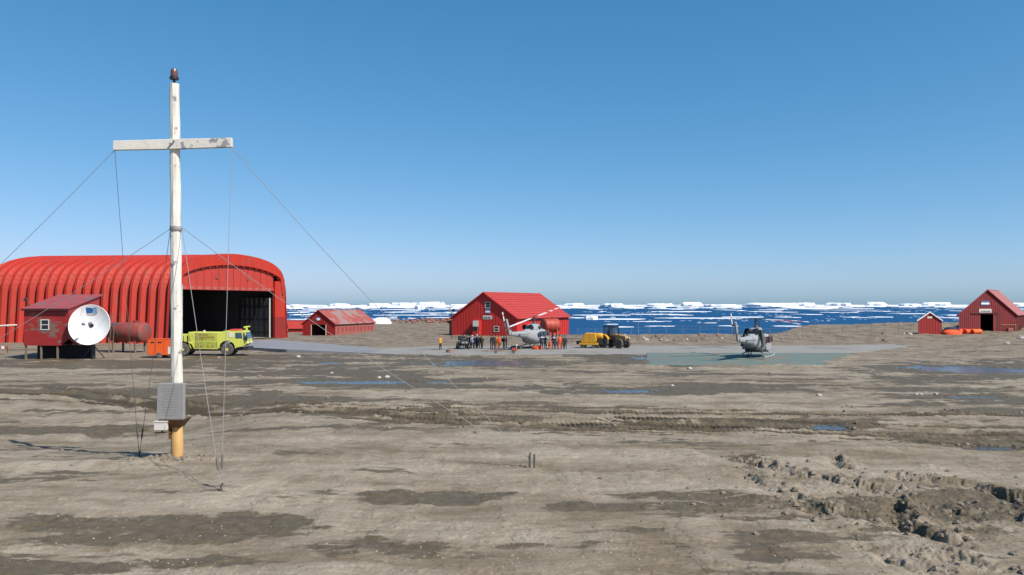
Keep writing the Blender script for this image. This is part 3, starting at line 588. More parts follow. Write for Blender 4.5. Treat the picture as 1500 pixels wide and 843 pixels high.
for k in range(13):
    t0 = .075 + .80 * k / 13; b_ = MB(); b_.hexa([hp_(t0, 8.52, 0, .24), hp_(t0 + .032, 8.52, 0, .24), hp_(t0 + .032, 8.52, 0, .262), hp_(t0, 8.52, 0, .262)], [hp_(t0, 8.96, 0, .24), hp_(t0 + .032, 8.96, 0, .24), hp_(t0 + .032, 8.96, 0, .262), hp_(t0, 8.96, 0, .262)]); b_.build('guide_plate', M['side_old'], hdr)
for t0, z0 in ((.36, 10.5), (.63, 10.5)):
    b_ = MB(); b_.lathe([(.34, .14), (.34, .22), (.2, .24)], hp_(t0, z0), HN, 12); b_.build('vent', M['rust'], hang)
# piers
def pier(t0, t1, z0, z1, mt, n0=-.1, n1=.5, nm='pier'):
    b_ = MB(); b_.hexa([hp_(t0, z0, 0, n0), hp_(t1, z0, 0, n0), hp_(t1, z0, 0, n1), hp_(t0, z0, 0, n1)], [hp_(t0 + .0015 * z1 * (t0 < .5), z1, 0, n0), hp_(t1, z1, 0, n0), hp_(t1, z1, 0, n1), hp_(t0 + .0015 * z1 * (t0 < .5), z1, 0, n1)]); return b_.build(nm, M[mt], hang)
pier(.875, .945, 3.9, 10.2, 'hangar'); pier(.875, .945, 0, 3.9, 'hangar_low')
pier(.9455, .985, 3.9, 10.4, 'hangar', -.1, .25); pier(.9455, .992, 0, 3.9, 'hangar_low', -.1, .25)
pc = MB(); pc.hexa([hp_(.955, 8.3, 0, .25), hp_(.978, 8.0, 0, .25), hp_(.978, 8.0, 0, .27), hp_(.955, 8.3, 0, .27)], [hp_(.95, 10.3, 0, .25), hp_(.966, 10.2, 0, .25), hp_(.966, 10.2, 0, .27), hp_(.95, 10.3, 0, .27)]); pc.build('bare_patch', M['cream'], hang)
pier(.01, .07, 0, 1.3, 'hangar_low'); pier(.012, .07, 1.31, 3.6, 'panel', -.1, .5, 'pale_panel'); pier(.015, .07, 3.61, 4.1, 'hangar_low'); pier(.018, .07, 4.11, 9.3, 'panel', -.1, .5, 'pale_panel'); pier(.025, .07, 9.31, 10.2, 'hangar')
# open door leaf with mullions, folded against the far inner wall
dl = MB(); dl.hexa([hp_(.862, .35, 0, -.3), hp_(.868, .35, 0, -.3), hp_(.868, .35, 0, -7.6), hp_(.862, .35, 0, -7.6)], [hp_(.862, 7.3, 0, -.3), hp_(.868, 7.3, 0, -.3), hp_(.868, 7.3, 0, -7.6), hp_(.862, 7.3, 0, -7.6)]); leaf = dl.build('door_leaf', M['leaf'], hang)
for k in range(7):
    b_ = MB(); n0 = -.35 - 1.18 * k; b_.hexa([hp_(.853, .36, 0, n0), hp_(.861, .36, 0, n0), hp_(.861, .36, 0, n0 - .3), hp_(.853, .36, 0, n0 - .3)], [hp_(.853, 7.3, 0, n0), hp_(.861, 7.3, 0, n0), hp_(.861, 7.3, 0, n0 - .3), hp_(.853, 7.3, 0, n0 - .3)]); b_.build('mullion', M['blackmetal'], leaf)
for z0 in (1.0, 3.3, 5.6):
    b_ = MB(); b_.hexa([hp_(.856, z0, 0, -.3), hp_(.8615, z0, 0, -.3), hp_(.8615, z0, 0, -7.6), hp_(.856, z0, 0, -7.6)], [hp_(.856, z0 + .25, 0, -.3), hp_(.8615, z0 + .25, 0, -.3), hp_(.8615, z0 + .25, 0, -7.6), hp_(.856, z0 + .25, 0, -7.6)]); b_.build('rail', M['blackmetal'], leaf)
b_ = MB(); b_.bar(hp_(.85, .3, 0, -.15), hp_(.85, 7.2, 0, -.15), .16); b_.build('door_post', M['cream'], hang)

# ------------------------------------------------------------------ hut on stilts, satellite dish, tanks
DH = 84.0; sc_ = DH / F
def hut_pt(u, v, dy=0): q = at(u, v, DH); return (q.x, q.y + dy, q.z)
hut = thing('stilt_hut', 'red wooden hut on stilts with patched grey red paint behind the dish', 'hut', (0, 0, 0))
x0, x1 = (35 - CX) * sc_, (101 - CX) * sc_; zt = at(0, 453, DH).z; zb_ = at(0, 506.5, DH).z; dp = 6.2; cw = .85
front = [(x0, DH, zb_), (x1 - cw, DH, zb_), (x1, DH, zb_ + .75), (x1, DH, zt), (x0, DH, zt)]
w = MB(); w.prism(front, (0, .12, 0)); w.build('front_wall', M['hut'], hut)
ztop = at(0, 433, DH + dp).z + .0
w = MB(); side = [(x1, DH + .121, zb_ + .75), (x1, DH + 1.2, zb_), (x1, DH + dp, zb_), (x1, DH + dp, ztop - .1), (x1, DH + .121, zt + .0)]; w.prism(side, (-.12, 0, 0)); w.build('side_wall', M['red_old'], hut)
w = MB(); w.prism([(x0, DH + .121, zb_), (x0, DH + dp, zb_), (x0, DH + dp, ztop - .1), (x0, DH + .121, zt)], (.12, 0, 0)); w.build('side_wall', M['hut'], hut)
w = MB(); w.box(x0 + .13, x1 - .13, DH + dp - .12, DH + dp, zb_, ztop - .12); w.build('rear_wall', M['hut'], hut)
w = MB(); w.box(x0 + .13, x1 - cw, DH + .13, DH + dp - .13, zb_ + .003, zb_ + .1); w.build('floor', M['wood'], hut)
w = MB(); w.hexa([(x0 - .1, DH - .35, zt - .06), (x1 + .12, DH - .35, zt - .06), (x1 + .25, DH + dp + .3, ztop), (x0 - .0, DH + dp + .3, ztop)], [(x0 - .1, DH - .35, zt + .06), (x1 + .12, DH - .35, zt + .06), (x1 + .25, DH + dp + .3, ztop + .12), (x0 - .0, DH + dp + .3, ztop + .12)]); rf = w.build('roof', M['hut_roof'], hut)
w = MB(); w.box(x0 - .1, x1 + .12, DH - .38, DH - .352, zt - .16, zt + .05); w.build('fascia', M['dark'], rf)
wx0, wx1, wz0, wz1 = (60.5 - CX) * sc_, (71.5 - CX) * sc_, at(0, 483, DH).z, at(0, 469, DH).z
w = MB(); w.box(wx0, wx1, DH - .03, DH - .001, wz0, wz1); wi = w.build('window', M['glass'], hut)
w = MB()
for q in ((wx0 - .06, wx0 + .03, wz0 - .06, wz1 + .06), (wx1 - .03, wx1 + .06, wz0 - .06, wz1 + .06), (wx0 + .031, wx1 - .031, wz1 - .03, wz1 + .06), (wx0 + .031, wx1 - .031, wz0 - .06, wz0 + .03), (wx0 + .031, wx1 - .031, (wz0 + wz1) / 2 - .035, (wz0 + wz1) / 2 + .035)): w.box(q[0], q[1], DH - .06, DH - .031, q[2], q[3])
w.build('frame', M['cream'], wi)
for u in (36.5, 59, 83): 
    for dy in (.1, 2.8, 5.7):
        X_ = (u - CX) * sc_ + .0; w = MB(); gz = tz(X_, DH + dy); w.box(X_ - .08, X_ + .08, DH + dy, DH + dy + .16, gz - .2, zb_ - .002); w.build('stilt', M['wood'], hut)
w = MB(); w.box(x0 + .5, x1 + 1.8, DH + 1.6, DH + 1.7, -.4, zb_ - .004)  # black boards added to stand in for the shade under hut and dish
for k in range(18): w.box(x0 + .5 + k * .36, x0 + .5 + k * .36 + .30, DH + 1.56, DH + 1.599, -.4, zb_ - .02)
w.build('shade_boards', M['shade_black'], hut)
w = MB(); q = hut_pt(40, 453); w.tube([(q[0], DH + .6, zt + .2), (q[0] - .35, DH + .5, zt + 1.0)], .05, 6); w.lathe([(.05, 0), (.18, .08), (.22, .3)], (q[0] - .35, DH + .5, zt + 1.0), (-.6, -.6, .3), 10); w.build('floodlight', M['blackmetal'], hut)

dish = thing('satellite_dish', 'big round white satellite dish with a blue logo beside the hut', 'satellite dish', (0, 0, 0))
dc = at(130.5, 476, DH - .8); dn = Vector((.06, -.97, .15)).normalized(); dr = 29.6 * (DH - .8) / F
ds = MB(); prof = [(dr * k / 10, .10 + .42 * (k / 10) ** 2) for k in range(1, 11)]
rings = []
sx = Vector((0, 0, 1)).cross(dn).normalized(); sy = dn.cross(sx)
def dpt(r, a, h): return dc + sx * (r * math.cos(a)) + sy * (r * math.sin(a)) + dn * h
def conc(r): return -.62 + .62 * (r / dr) ** 2
nA = 40
v_ = [dpt(0, 0, conc(0))] + [dpt(dr * k / 8, 2 * math.pi * j / nA, conc(dr * k / 8)) for k in range(1, 9) for j in range(nA)]
f_ = [(0, 1 + j, 1 + (j + 1) % nA) for j in range(nA)] + [(1 + k * nA + j, 1 + k * nA + (j + 1) % nA, 1 + (k + 1) * nA + (j + 1) % nA, 1 + (k + 1) * nA + j) for k in range(7) for j in range(nA)]
ds.add(v_, f_); rim = [[dpt(dr, 2 * math.pi * j / nA, 0) for j in range(nA)], [dpt(dr * 1.012, 2 * math.pi * j / nA, -.02) for j in range(nA)], [dpt(dr * 1.0, 2 * math.pi * j / nA, -.09) for j in range(nA)]]
ds.rings(rim, False); bk = [dpt(dr, 2 * math.pi * j / nA, -.09) for j in range(nA)]
ds.rings([bk, [dpt(dr * .6, 2 * math.pi * j / nA, conc(dr * .6) - .1) for j in range(nA)], [dpt(dr * .15, 2 * math.pi * j / nA, conc(0) - .1) for j in range(nA)]], False)
refl = ds.build('reflector', M['dish'], dish, True)
fc = dpt(0, 0, 1.25) - sy * .1
for a in (.5, 2.0, 3.5, 5.2):
    w = MB(); w.tube([dpt(dr * .93, a, conc(dr * .93)), fc], .014, 6); w.build('feed_strut', M['panel'], dish)
w = MB(); w.lathe([(.10, -.25), (.16, 0), (.16, .12), (.06, .3)], fc, dn, 10); w.build('feed_horn', M['grey'], dish)
w = MB(); w.lathe([(.22, 0), (.20, .06), (.1, .10)], dpt(.25, 2.2, conc(.25) + .03), dn, 10); w.build('hub', M['grey'], dish)
# logo: blue D with a swoosh, drawn as thin raised shapes on the dish face
def lp(x, y, h=.02): # logo coordinates in metres on the dish face, origin upper middle
    X_, Y_ = x, y + dr * .73; r_ = math.hypot(X_, Y_); return dc + sx * X_ + sy * Y_ + dn * (conc(r_) + h)
def logo(pts, m, nm='logo', h=.02):
    w = MB(); n = len(pts); cx_ = sum(p[0] for p in pts) / n; cy_ = sum(p[1] for p in pts) / n
    w.add([lp(cx_, cy_, h)] + [lp(*p, h) for p in pts], [(0, 1 + i, 1 + (i + 1) % n) for i in range(n)]); w.build(nm, M[m], refl)
arc = lambda cx_, cy_, rx, ry, a0, a1, n=9: [(cx_ + rx * math.cos(R(a0 + (a1 - a0) * k / n)), cy_ + ry * math.sin(R(a0 + (a1 - a0) * k / n))) for k in range(n + 1)]
logo([(-.52, -.32), (-.52, .30)] + arc(-.20, 0, .42, .30, 90, -90), 'logoblue')
logo([(.04, -.31), (.34, .0)] + [(.30, .16), (.12, .30), (.56, .30), (.60, -.31)], 'logopale', 'logo', .022)
logo([(.30, -.26), (.48, .0), (.50, .28), (.585, .28), (.585, -.27)], 'logoblue', 'logo', .026)
logo([(-.55, -.46), (.55, -.46), (.55, -.42), (-.55, -.42)], 'side_old', 'logo_caption')
w = MB(); bp_ = dc + dn * -.9; gz = tz(bp_.x, bp_.y); w.tube([(bp_.x, bp_.y, gz - .2), bp_], .16, 10); w.tube([bp_, dc + dn * -.5], .22, 10)
w.bar((bp_.x - 1.2, bp_.y + .2, gz + .1), (bp_.x, bp_.y, gz + 1.6), .09); w.bar((bp_.x + 1.1, bp_.y + .3, gz + .1), (bp_.x, bp_.y, gz + 1.6), .09); w.build('mount', M['blackmetal'], dish)
q = gp(159, 527); w = MB(); w.tube([(q.x, q.y, tz(q.x, q.y) - .2), (q.x, q.y, 2.4)], .05, 6); tag(w.build('steel_post', M['wood']), 'thin bare post standing right of the satellite dish', 'post')

def tank(name, lab, c, L_, r, rz, mt, group=None, leg=.9, lad=True, dome=.28):
    t = thing(name, lab, 'tank', (c[0], c[1], c[2]), rz, group)
    w = MB(); w.lathe([(.05, -L_ / 2 - dome), (r * .7, -L_ / 2 - dome * .7), (r * .97, -L_ / 2 - .05), (r, -L_ / 2)] + [(r, L_ / 2), (r * .97, L_ / 2 + .05), (r * .7, L_ / 2 + dome * .7), (.05, L_ / 2 + dome)], (0, 0, leg + r), (1, 0, 0), 28); w.build('shell', M[mt], t, True)
    for k in (-.5, -.17, .17, .5):
        w = MB(); w.lathe([(r, -.03), (r + .03, -.025), (r + .03, .025), (r, .03)], (k * L_ * .98, 0, leg + r), (1, 0, 0), 28); w.build('hoop', M[mt], t, True)
    for k in (-.35, .35):
        w = MB(); w.prism([(k * L_ - .12, -r * .8, leg - .05), (k * L_ - .12, r * .8, leg - .05), (k * L_ - .12, r * .75, leg + r * .35), (k * L_ - .12, 0, leg + .05), (k * L_ - .12, -r * .75, leg + r * .35)], (.24, 0, 0)); w.build('saddle', M[mt], t)
        for s in (-1, 1): w = MB(); w.box(k * L_ - .1, k * L_ + .1, s * r * .7 - .1, s * r * .7 + .1, -.3, leg - .052); w.build('leg', M['wood'], t)
    w = MB(); w.lathe([(.25, 0), (.25, .18), (.3, .19), (.3, .24)], (.2 * L_, 0, leg + 2 * r - .03), (0, 0, 1), 12); w.build('manhole', M[mt], t)
    if lad:
        l = MB()
        for s in (-.25, .25): l.bar((-.28 * L_ + s, -r - .35, -.2), (-.28 * L_ + s, -r - .05, leg + 2 * r + 1.1), .05)
        for k in range(9): zz = .15 + k * .36; l.bar((-.28 * L_ - .25, -r - .33 + zz * .07, zz), (-.28 * L_ + .25, -r - .33 + zz * .07, zz), .04)
        l.bar((-.28 * L_ - .25, -r - .02, leg + 2 * r + 1.05), (-.28 * L_ + .75, -r - .02, leg + 2 * r + 1.05), .05); l.build('ladder', M['wood'], t)
    return t
c = at(189, 516, 97); tank('fuel_tank', 'rusty red horizontal fuel tank with ladder between dish and orange trailer', (c.x, c.y, tz(c.x, c.y)), 4.6, 1.22, R(-14), 'rust', leg=1.35)
# ------------------------------------------------------------------ gabled sheds
def gable_shed(name, lab, near, gv, sv, gw, L_, eave, ridge, z0, m_wall, m_side, m_roof, over=.35, batten=.5, courses=0, door=None, barge=None):
    """near: plan point of the gable's right corner; gv: unit vector along the gable to the left; sv: unit vector along the long side"""
    t = thing(name, lab, 'shed', (near[0], near[1], z0))
    G = Vector((gv[0], gv[1], 0)).normalized(); S = Vector((sv[0], sv[1], 0)).normalized(); Z_ = Vector((0, 0, 1))
    nG = G.cross(Z_); nG = nG if nG.dot(S) < 0 else -nG; nS = S.cross(Z_); nS = nS if nS.dot(G) < 0 else -nS
    def p(a, b, z, o=0): return G * a + S * b + Z_ * z + nG * o
    def gz(a): return eave + (ridge - eave) * (1 - abs(a - gw / 2) / (gw / 2))
    w = MB()
    if door:
        d0, d1, dh = door
        for a0, a1, zlo in ((0, d0, -.4), (d0, d1, dh), (d1, gw, -.4)):
            pts = [p(a0, 0, zlo), p(a1, 0, zlo), p(a1, 0, gz(a1))] + ([p(gw / 2, 0, ridge)] if a0 < gw / 2 < a1 else []) + [p(a0, 0, gz(a0))]; w.prism(pts, S * .12)
    else: w.prism([p(0, 0, -.4), p(gw, 0, -.4), p(gw, 0, eave), p(gw / 2, 0, ridge), p(0, 0, eave)], S * .12)
    n = int(gw / batten)
    for k in range(n + 1):
        a = min(max(k * gw / n, .03), gw - .03); zlo = -.3 if not (door and door[0] - .05 < a < door[1] + .05) else door[2] + .02
        w.hexa([p(a - .03, 0, zlo, .001), p(a + .03, 0, zlo, .001), p(a + .03, 0, zlo, .035), p(a - .03, 0, zlo, .035)], [p(a - .03, 0, gz(a) - .1, .001), p(a + .03, 0, gz(a) - .1, .001), p(a + .03, 0, gz(a) - .1, .035), p(a - .03, 0, gz(a) - .1, .035)])
    front = w.build('front_wall', m_wall, t)
    w = MB(); w.prism([p(0, L_ - .12, -.4), p(gw, L_ - .12, -.4), p(gw, L_ - .12, eave), p(gw / 2, L_ - .12, ridge), p(0, L_ - .12, eave)], S * .12); w.build('rear_wall', m_wall, t)
    for a in (0, gw):
        w = MB(); i = 1 if a == 0 else -1; w.hexa([p(a, .121, -.4), p(a, L_ - .121, -.4), p(a + i * .12, L_ - .121, -.4), p(a + i * .12, .121, -.4)], [p(a, .121, eave), p(a, L_ - .121, eave), p(a + i * .12, L_ - .121, eave), p(a + i * .12, .121, eave)])
        if a == 0:
            n = int(L_ / (batten * 1.6))
            for k in range(n + 1):
                b = .2 + k * (L_ - .4) / n; q0 = nS * .001; q1 = nS * .05
                w.hexa([p(0, b - .04, -.3) + q0, p(0, b + .04, -.3) + q0, p(0, b + .04, -.3) + q1, p(0, b - .04, -.3) + q1], [p(0, b - .04, eave - .05) + q0, p(0, b + .04, eave - .05) + q0, p(0, b + .04, eave - .05) + q1, p(0, b - .04, eave - .05) + q1])
        w.build('side_wall', m_side, t)
    w = MB(); w.add([p(.13, .13, -.02), p(gw - .13, .13, -.02), p(gw - .13, L_ - .13, -.02), p(.13, L_ - .13, -.02)], [(0, 1, 2, 3)]); w.build('floor', M['interior_black'], t)
    sl = (ridge - eave) / (gw / 2); rn = Vector((0, 0, 1))
    for a_e in (0, gw):
        s = -1 if a_e == 0 else 1; ae = a_e + s * over; ze = eave - sl * over; w = MB()
        nrm = (Z_ + G * (s * sl)).normalized()
        e0, e1 = p(ae, -over, ze), p(ae, L_ + over, ze); r0, r1 = p(gw / 2, -over, ridge), p(gw / 2, L_ + over, ridge)
        w.hexa([e0 + nrm * .02, e1 + nrm * .02, r1 + nrm * .02, r0 + nrm * .02], [e0 + nrm * .13, e1 + nrm * .13, r1 + nrm * .13, r0 + nrm * .13])
        rf = w.build('roof', m_roof, t)
        if courses:
            for k in range(courses):
                f0, f1 = k / courses, (k + .93) / courses; w = MB(); A0, A1 = e0.lerp(r0, f0), e1.lerp(r1, f0); B0, B1 = e0.lerp(r0, f1), e1.lerp(r1, f1)
                w.hexa([A0 + nrm * .132, A1 + nrm * .132, B1 + nrm * .132, B0 + nrm * .132], [A0 + nrm * .19, A1 + nrm * .19, B1 + nrm * .15, B0 + nrm * .15]); w.build('roof_board', m_roof, rf)
        w = MB(); w.hexa([e0 + nG * .002 - nrm * .02, r0 + nG * .002 - nrm * .02, r0 + nG * .05 - nrm * .02, e0 + nG * .05 - nrm * .02], [e0 + nG * .002 + nrm * .13, r0 + nG * .002 + nrm * .13, r0 + nG * .05 + nrm * .13, e0 + nG * .05 + nrm * .13]); w.build('barge_board', barge or m_wall, rf)
        w = MB(); sd = nS if a_e == 0 else -nS; w.hexa([e0 + sd * .003, e1 + sd * .003, e1 + sd * .05, e0 + sd * .05], [e0 + sd * .003 + Z_ * .13, e1 + sd * .003 + Z_ * .13, e1 + sd * .05 + Z_ * .13, e0 + sd * .05 + Z_ * .13]); w.build('gutter', M['dark'], rf)
    w = MB(); q0, q1 = p(gw / 2, -over - .02, ridge + .15), p(gw / 2, L_ + over, ridge + .15); w.prism([q0 + G * .22 - Z_ * .08, q0 - G * .22 - Z_ * .08, q0 + Z_ * .06], q1 - q0); w.build('ridge_cap', m_roof, t)
    t['_'] = 0; del t['_']
    return t, p, front
def plate(parent, p, a0, a1, z0, z1, o, m, name, th=.03):
    w = MB(); w.hexa([p(a0, 0, z0, o), p(a1, 0, z0, o), p(a1, 0, z0, o + th), p(a0, 0, z0, o + th)], [p(a0, 0, z1, o), p(a1, 0, z1, o), p(a1, 0, z1, o + th), p(a0, 0, z1, o + th)]); return w.build(name, M[m], parent)
def window(parent, p, a0, a1, z0, z1, o=.04, bars=1, m='glass'):
    g = plate(parent, p, a0, a1, z0, z1, o, m, 'window', .02); w = MB(); f = .09
    def bx(c0, c1, y0, y1): w.hexa([p(c0, 0, y0, o + .021), p(c1, 0, y0, o + .021), p(c1, 0, y0, o + .06), p(c0, 0, y0, o + .06)], [p(c0, 0, y1, o + .021), p(c1, 0, y1, o + .021), p(c1, 0, y1, o + .06), p(c0, 0, y1, o + .06)])
    bx(a0 - f, a0 + .02, z0 - f, z1 + f); bx(a1 - .02, a1 + f, z0 - f, z1 + f); bx(a0 + .021, a1 - .021, z1 - .02, z1 + f); bx(a0 + .021, a1 - .021, z0 - f, z0 + .02)
    for k in range(bars): zz = z0 + (z1 - z0) * (k + 1) / (bars + 1); bx(a0 + .021, a1 - .021, zz - .05, zz + .05)
    w.build('frame', M['cream'], g); return g
def letters(parent, p, a0, a1, z0, z1, o, rows=1, m='blackmetal', seed=0):
    """rows of marks standing for lettering too small to read in the photograph"""
    r = random.Random(seed); w = MB()
    for k in range(rows):
        y0 = z0 + (z1 - z0) * k / rows; y1 = y0 + (z1 - z0) / rows * .62; a = a1
        while a > a0 + .12:
            ww = r.uniform(.10, .2); b = max(a - ww, a0); w.hexa([p(a, 0, y0, o), p(b, 0, y0, o), p(b, 0, y0, o + .008), p(a, 0, y0, o + .008)], [p(a, 0, y1, o), p(b, 0, y1, o), p(b, 0, y1, o + .008), p(a, 0, y1, o + .008)]); a = b - r.uniform(.05, .12)
    w.build('lettering', M[m], parent)
def flag_sign(parent, p, a0, a1, z0, z1, o=.04):
    f = plate(parent, p, a0, a1, z0, z1, o, 'signblue', 'flag_sign'); h = z1 - z0
    plate(f, p, a0 + .001, a1 - .001, z0 + h * .20, z0 + h * .58, o + .031, 'white', 'white_band', .004)

# central house
D0 = 146.0; nr_ = at(757, 495, D0); ang = R(19); GW = 13.2; zb0 = tz(nr_.x - 4, nr_.y + 3) - .05
g_ = Vector((-math.cos(ang), math.sin(ang), 0)); s_ = Vector((.50, .866, 0))
eav = at(0, 466, D0).z - zb0; rdg = at(0, 429.5, D0 + 3).z - zb0
house, hp2, hfront = gable_shed('gabled_workshop', 'large red gabled house with bright red roof behind the grey helicopter', (nr_.x, nr_.y), g_, s_, GW, 22.5, eav, rdg, zb0, M['red_house'], M['red_house'], M['red_roof'], .4, .6, 11)
def ga(u): # gable coordinate for a picture column
    k = (u - CX) / F; return (k * nr_.y - nr_.x) / (g_.x - k * g_.y)
def zz_(v, a=5): return at(0, v, nr_.y + g_.y * a).z - zb0
window(house, hp2, ga(717.8), ga(711.2), zz_(451), zz_(443.3)); flag_sign(house, hp2, ga(718), ga(711), zz_(459.5), zz_(452.8))
sg = plate(house, hp2, ga(721), ga(707.5), zz_(468), zz_(462.5), .04, 'cream', 'name_board'); letters(sg, hp2, ga(720), ga(708.5), zz_(467), zz_(463.5), .072, 1, seed=4)
window(house, hp2, ga(730.5), ga(724), zz_(485.5), zz_(478.5))
# projecting porch with white shutter above a dark window
pa0, pa1 = ga(705), ga(695.5); w = MB(); w.hexa([hp2(pa0, 0, -.3, .04), hp2(pa1, 0, -.3, .04), hp2(pa1, 0, -.3, 1.2), hp2(pa0, 0, -.3, 1.2)], [hp2(pa0, 0, zz_(469), .04), hp2(pa1, 0, zz_(469), .04), hp2(pa1, 0, zz_(469.6), 1.2), hp2(pa0, 0, zz_(469.6), 1.2)]); porch = w.build('porch', M['red_house'], house)
plate(porch, hp2, pa0 + .08, pa1 - .08, zz_(478.5), zz_(470), 1.205, 'cream', 'shutter'); plate(porch, hp2, pa0 + .08, pa1 - .08, zz_(485), zz_(479), 1.205, 'glass', 'window')
w = MB(); a_ = hp2(ga(709.5), 0, -.2, 3.5); w.tube([a_, hp2(ga(709.5), 0, zz_(478), 3.5)], .06, 6); tag(w.build('marker_post', M['side_old'], None, loc=house.location), 'thin pink post standing in front of the central red house', 'post')
# lean-to annex at the left of the gable
w = MB(); an = [hp2(GW + .12, 0, -.4), hp2(GW + 1.9, 0, -.4), hp2(GW + 1.9, 0, zz_(473)), hp2(GW + .12, 0, zz_(469.5))]; w.prism([q + s_ * 2.0 for q in an], s_ * 7); anx = w.build('annex', M['redtank'], house)
w = MB(); w.prism([q + s_ * 1.6 for q in (hp2(GW + .1, 0, zz_(469.4)), hp2(GW + 2.3, 0, zz_(473.6)), hp2(GW + 2.3, 0, zz_(473.6) + .22), hp2(GW + .1, 0, zz_(469.4) + .22))], s_ * 8); w.build('annex_roof', M['dark'], anx)
c = at(661.5, 500, 139); zg = tz(c.x, c.y); fl = thing('floodlight_mast', 'dark mast with twin floodlights beside the central house annex', 'floodlight', (c.x, c.y, zg))
w = MB(); w.tube([(0, 0, -.3), (0, 0, 4.6)], [.09, .06], 8); w.bar((-.4, 0, 4.5), (.4, 0, 4.5), .07); w.build('mast', M['blackmetal'], fl)
for s in (-1, 1): w = MB(); w.box(s * .33 - .17, s * .33 + .17, -.22, .1, 4.6, 5.25); w.build('lamp', M['grey'] if s < 0 else M['blackmetal'], fl, False, .03)

# long faded shed beyond the hangar ramp
D1 = 165.0; nr_ = at(490.7, 491.5, D1); zb1 = nr_.z + .0
gA = Vector((-.985, .17, 0)); sA = Vector((.17, .985, 0)); kx = 3.4
sA = Vector((.30, .954, 0))
ev = at(0, 475, D1).z - zb1; rg = at(0, 455.3, D1).z - zb1
shA, pA, fA = gable_shed('long_storage_shed', 'long low faded red shed with grey patched roof beyond the ramp', (nr_.x, nr_.y), gA, sA, 7.35, 18.0, ev, rg, zb1, M['red'], M['side_old'], M['roof_old'], .25, .5, 0, (2.1, 5.3, at(0, 476, D1).z - zb1))
q = MB()
for aa in (1.95, 5.3): q.hexa([pA(aa, 0, -.2, .04), pA(aa + .15, 0, -.2, .04), pA(aa + .15, 0, -.2, .08), pA(aa, 0, -.2, .08)], [pA(aa, 0, at(0, 476, D1).z - zb1, .04), pA(aa + .15, 0, at(0, 476, D1).z - zb1, .04), pA(aa + .15, 0, at(0, 476, D1).z - zb1, .08), pA(aa, 0, at(0, 476, D1).z - zb1, .08)])
q.build('door_frame', M['cream'], shA)
zA_ = at(0, 470, D1).z - zb1; fs = plate(shA, pA, 3.3, 4.35, zA_, zA_ + .7, .04, 'signblue', 'flag_sign'); plate(fs, pA, 3.35, 4.1, zA_ + .08, zA_ + .55, .071, 'white', 'white_band', .004)
for k in range(10):                                       # narrow loop windows along the weathered side
    b = 1.2 + k * 1.68; w = MB(); n_ = Vector((sA.y, -sA.x, 0)); c0 = sA * b + n_ * .052; c1 = sA * (b + .55) + n_ * .052
    w.hexa([c0 + Vector((0, 0, .75)), c1 + Vector((0, 0, .75)), c1 + n_ * .03 + Vector((0, 0, .75)), c0 + n_ * .03 + Vector((0, 0, .75))], [c0 + Vector((0, 0, 1.65)), c1 + Vector((0, 0, 1.65)), c1 + n_ * .03 + Vector((0, 0, 1.65)), c0 + n_ * .03 + Vector((0, 0, 1.65))]); w.build('shutter', M['red_old'], shA)
nr2 = at(443, 490, 178); shB, pB, fB = gable_shed('small_lean_shed', 'small red shed with low roof between hangar and long shed', (nr2.x - 3.1, nr2.y), (-.3, .95), (1, .1), 5.0, 3.6, 1.3, 2.9, nr2.z, M['red'], M['red'], M['red_roof'], .2, .6)

# right-hand sheds
D2 = 150.0; nr_ = at(1489, 488.5, D2); zb2 = tz(nr_.x - 6, nr_.y) - .05
gR = Vector((-.985, -.17, 0)); sR = Vector((.62, .785, 0)); GR = 12.6
ev = at(0, 461, D2).z - zb2; rg = at(0, 425.5, D2).z - zb2
dh = at(0, 459.5, D2).z - zb2
shR, pR, fR = gable_shed('plank_store_shed', 'dark red plank shed with open black doorway at the right edge', (nr_.x, nr_.y), gR, sR, GR, 16.0, ev, rg, zb2, M['shed_red'], M['side_old'], M['shed_roof'], .4, .42, 0, (4.6, 7.95, dh))
def gr(u): k = (u - CX) / F; return (k * nr_.y - nr_.x) / (gR.x - k * gR.y)
z_ = lambda v: at(0, v, D2).z - zb2
w = plate(shR, pR, gr(1462), gr(1422), z_(460.2), z_(458.6), .04, 'dark', 'door_track', .12)
plate(shR, pR, gr(1458.5), gr(1454.3), -.2, z_(461), .06, 'shed_red', 'sliding_door', .06); plate(shR, pR, gr(1462), gr(1458.6), -.2, z_(461), .05, 'dark', 'side_door', .02)
flag_sign(shR, pR, gr(1449), gr(1437), z_(447.5), z_(441)); sg = plate(shR, pR, gr(1452), gr(1434), z_(458), z_(452.8), .04, 'cream', 'name_board'); letters(sg, pR, gr(1451), gr(1436), z_(457.2), z_(454), .072, 1, seed=9)
plate(shR, pR, gr(1488), gr(1465), z_(476.6), z_(475.8), .05, 'tan', 'pipe', .08); plate(shR, pR, gr(1487.6), gr(1486.8), -.1, z_(476), .05, 'tan', 'pipe', .08)
c = at(1479, 487, D2 - 1.2); w = MB(); w.box(-.5, .5, -.4, .4, 0, .55); tag(w.build('crate', M['side_old'], None, False, .03, (c.x, c.y, tz(c.x, c.y) - .02)), 'small pinkish crate against the plank shed wall', 'crate')
c = at(1492.5, 486, D2 + 4); drm = thing('oil_drum', 'dark oil drum standing by the right side of the plank shed', 'drum', (c.x, c.y, tz(c.x, c.y)))
w = MB(); w.lathe([(.3, 0), (.3, .29), (.315, .30), (.3, .31), (.3, .59), (.315, .6), (.3, .61), (.3, .9)], (0, 0, 0), (0, 0, 1), 14); w.build('body', M['blackmetal'], drm, True); w = MB(); w.lathe([(.31, .9), (.31, .93), (.26, .93)], (0, 0, 0), (0, 0, 1), 14); w.build('lid', M['brownbox'], drm)
D3 = 139.0; nr_ = at(1379, 491, D3); zb3 = tz(nr_.x - 2, nr_.y) - .02
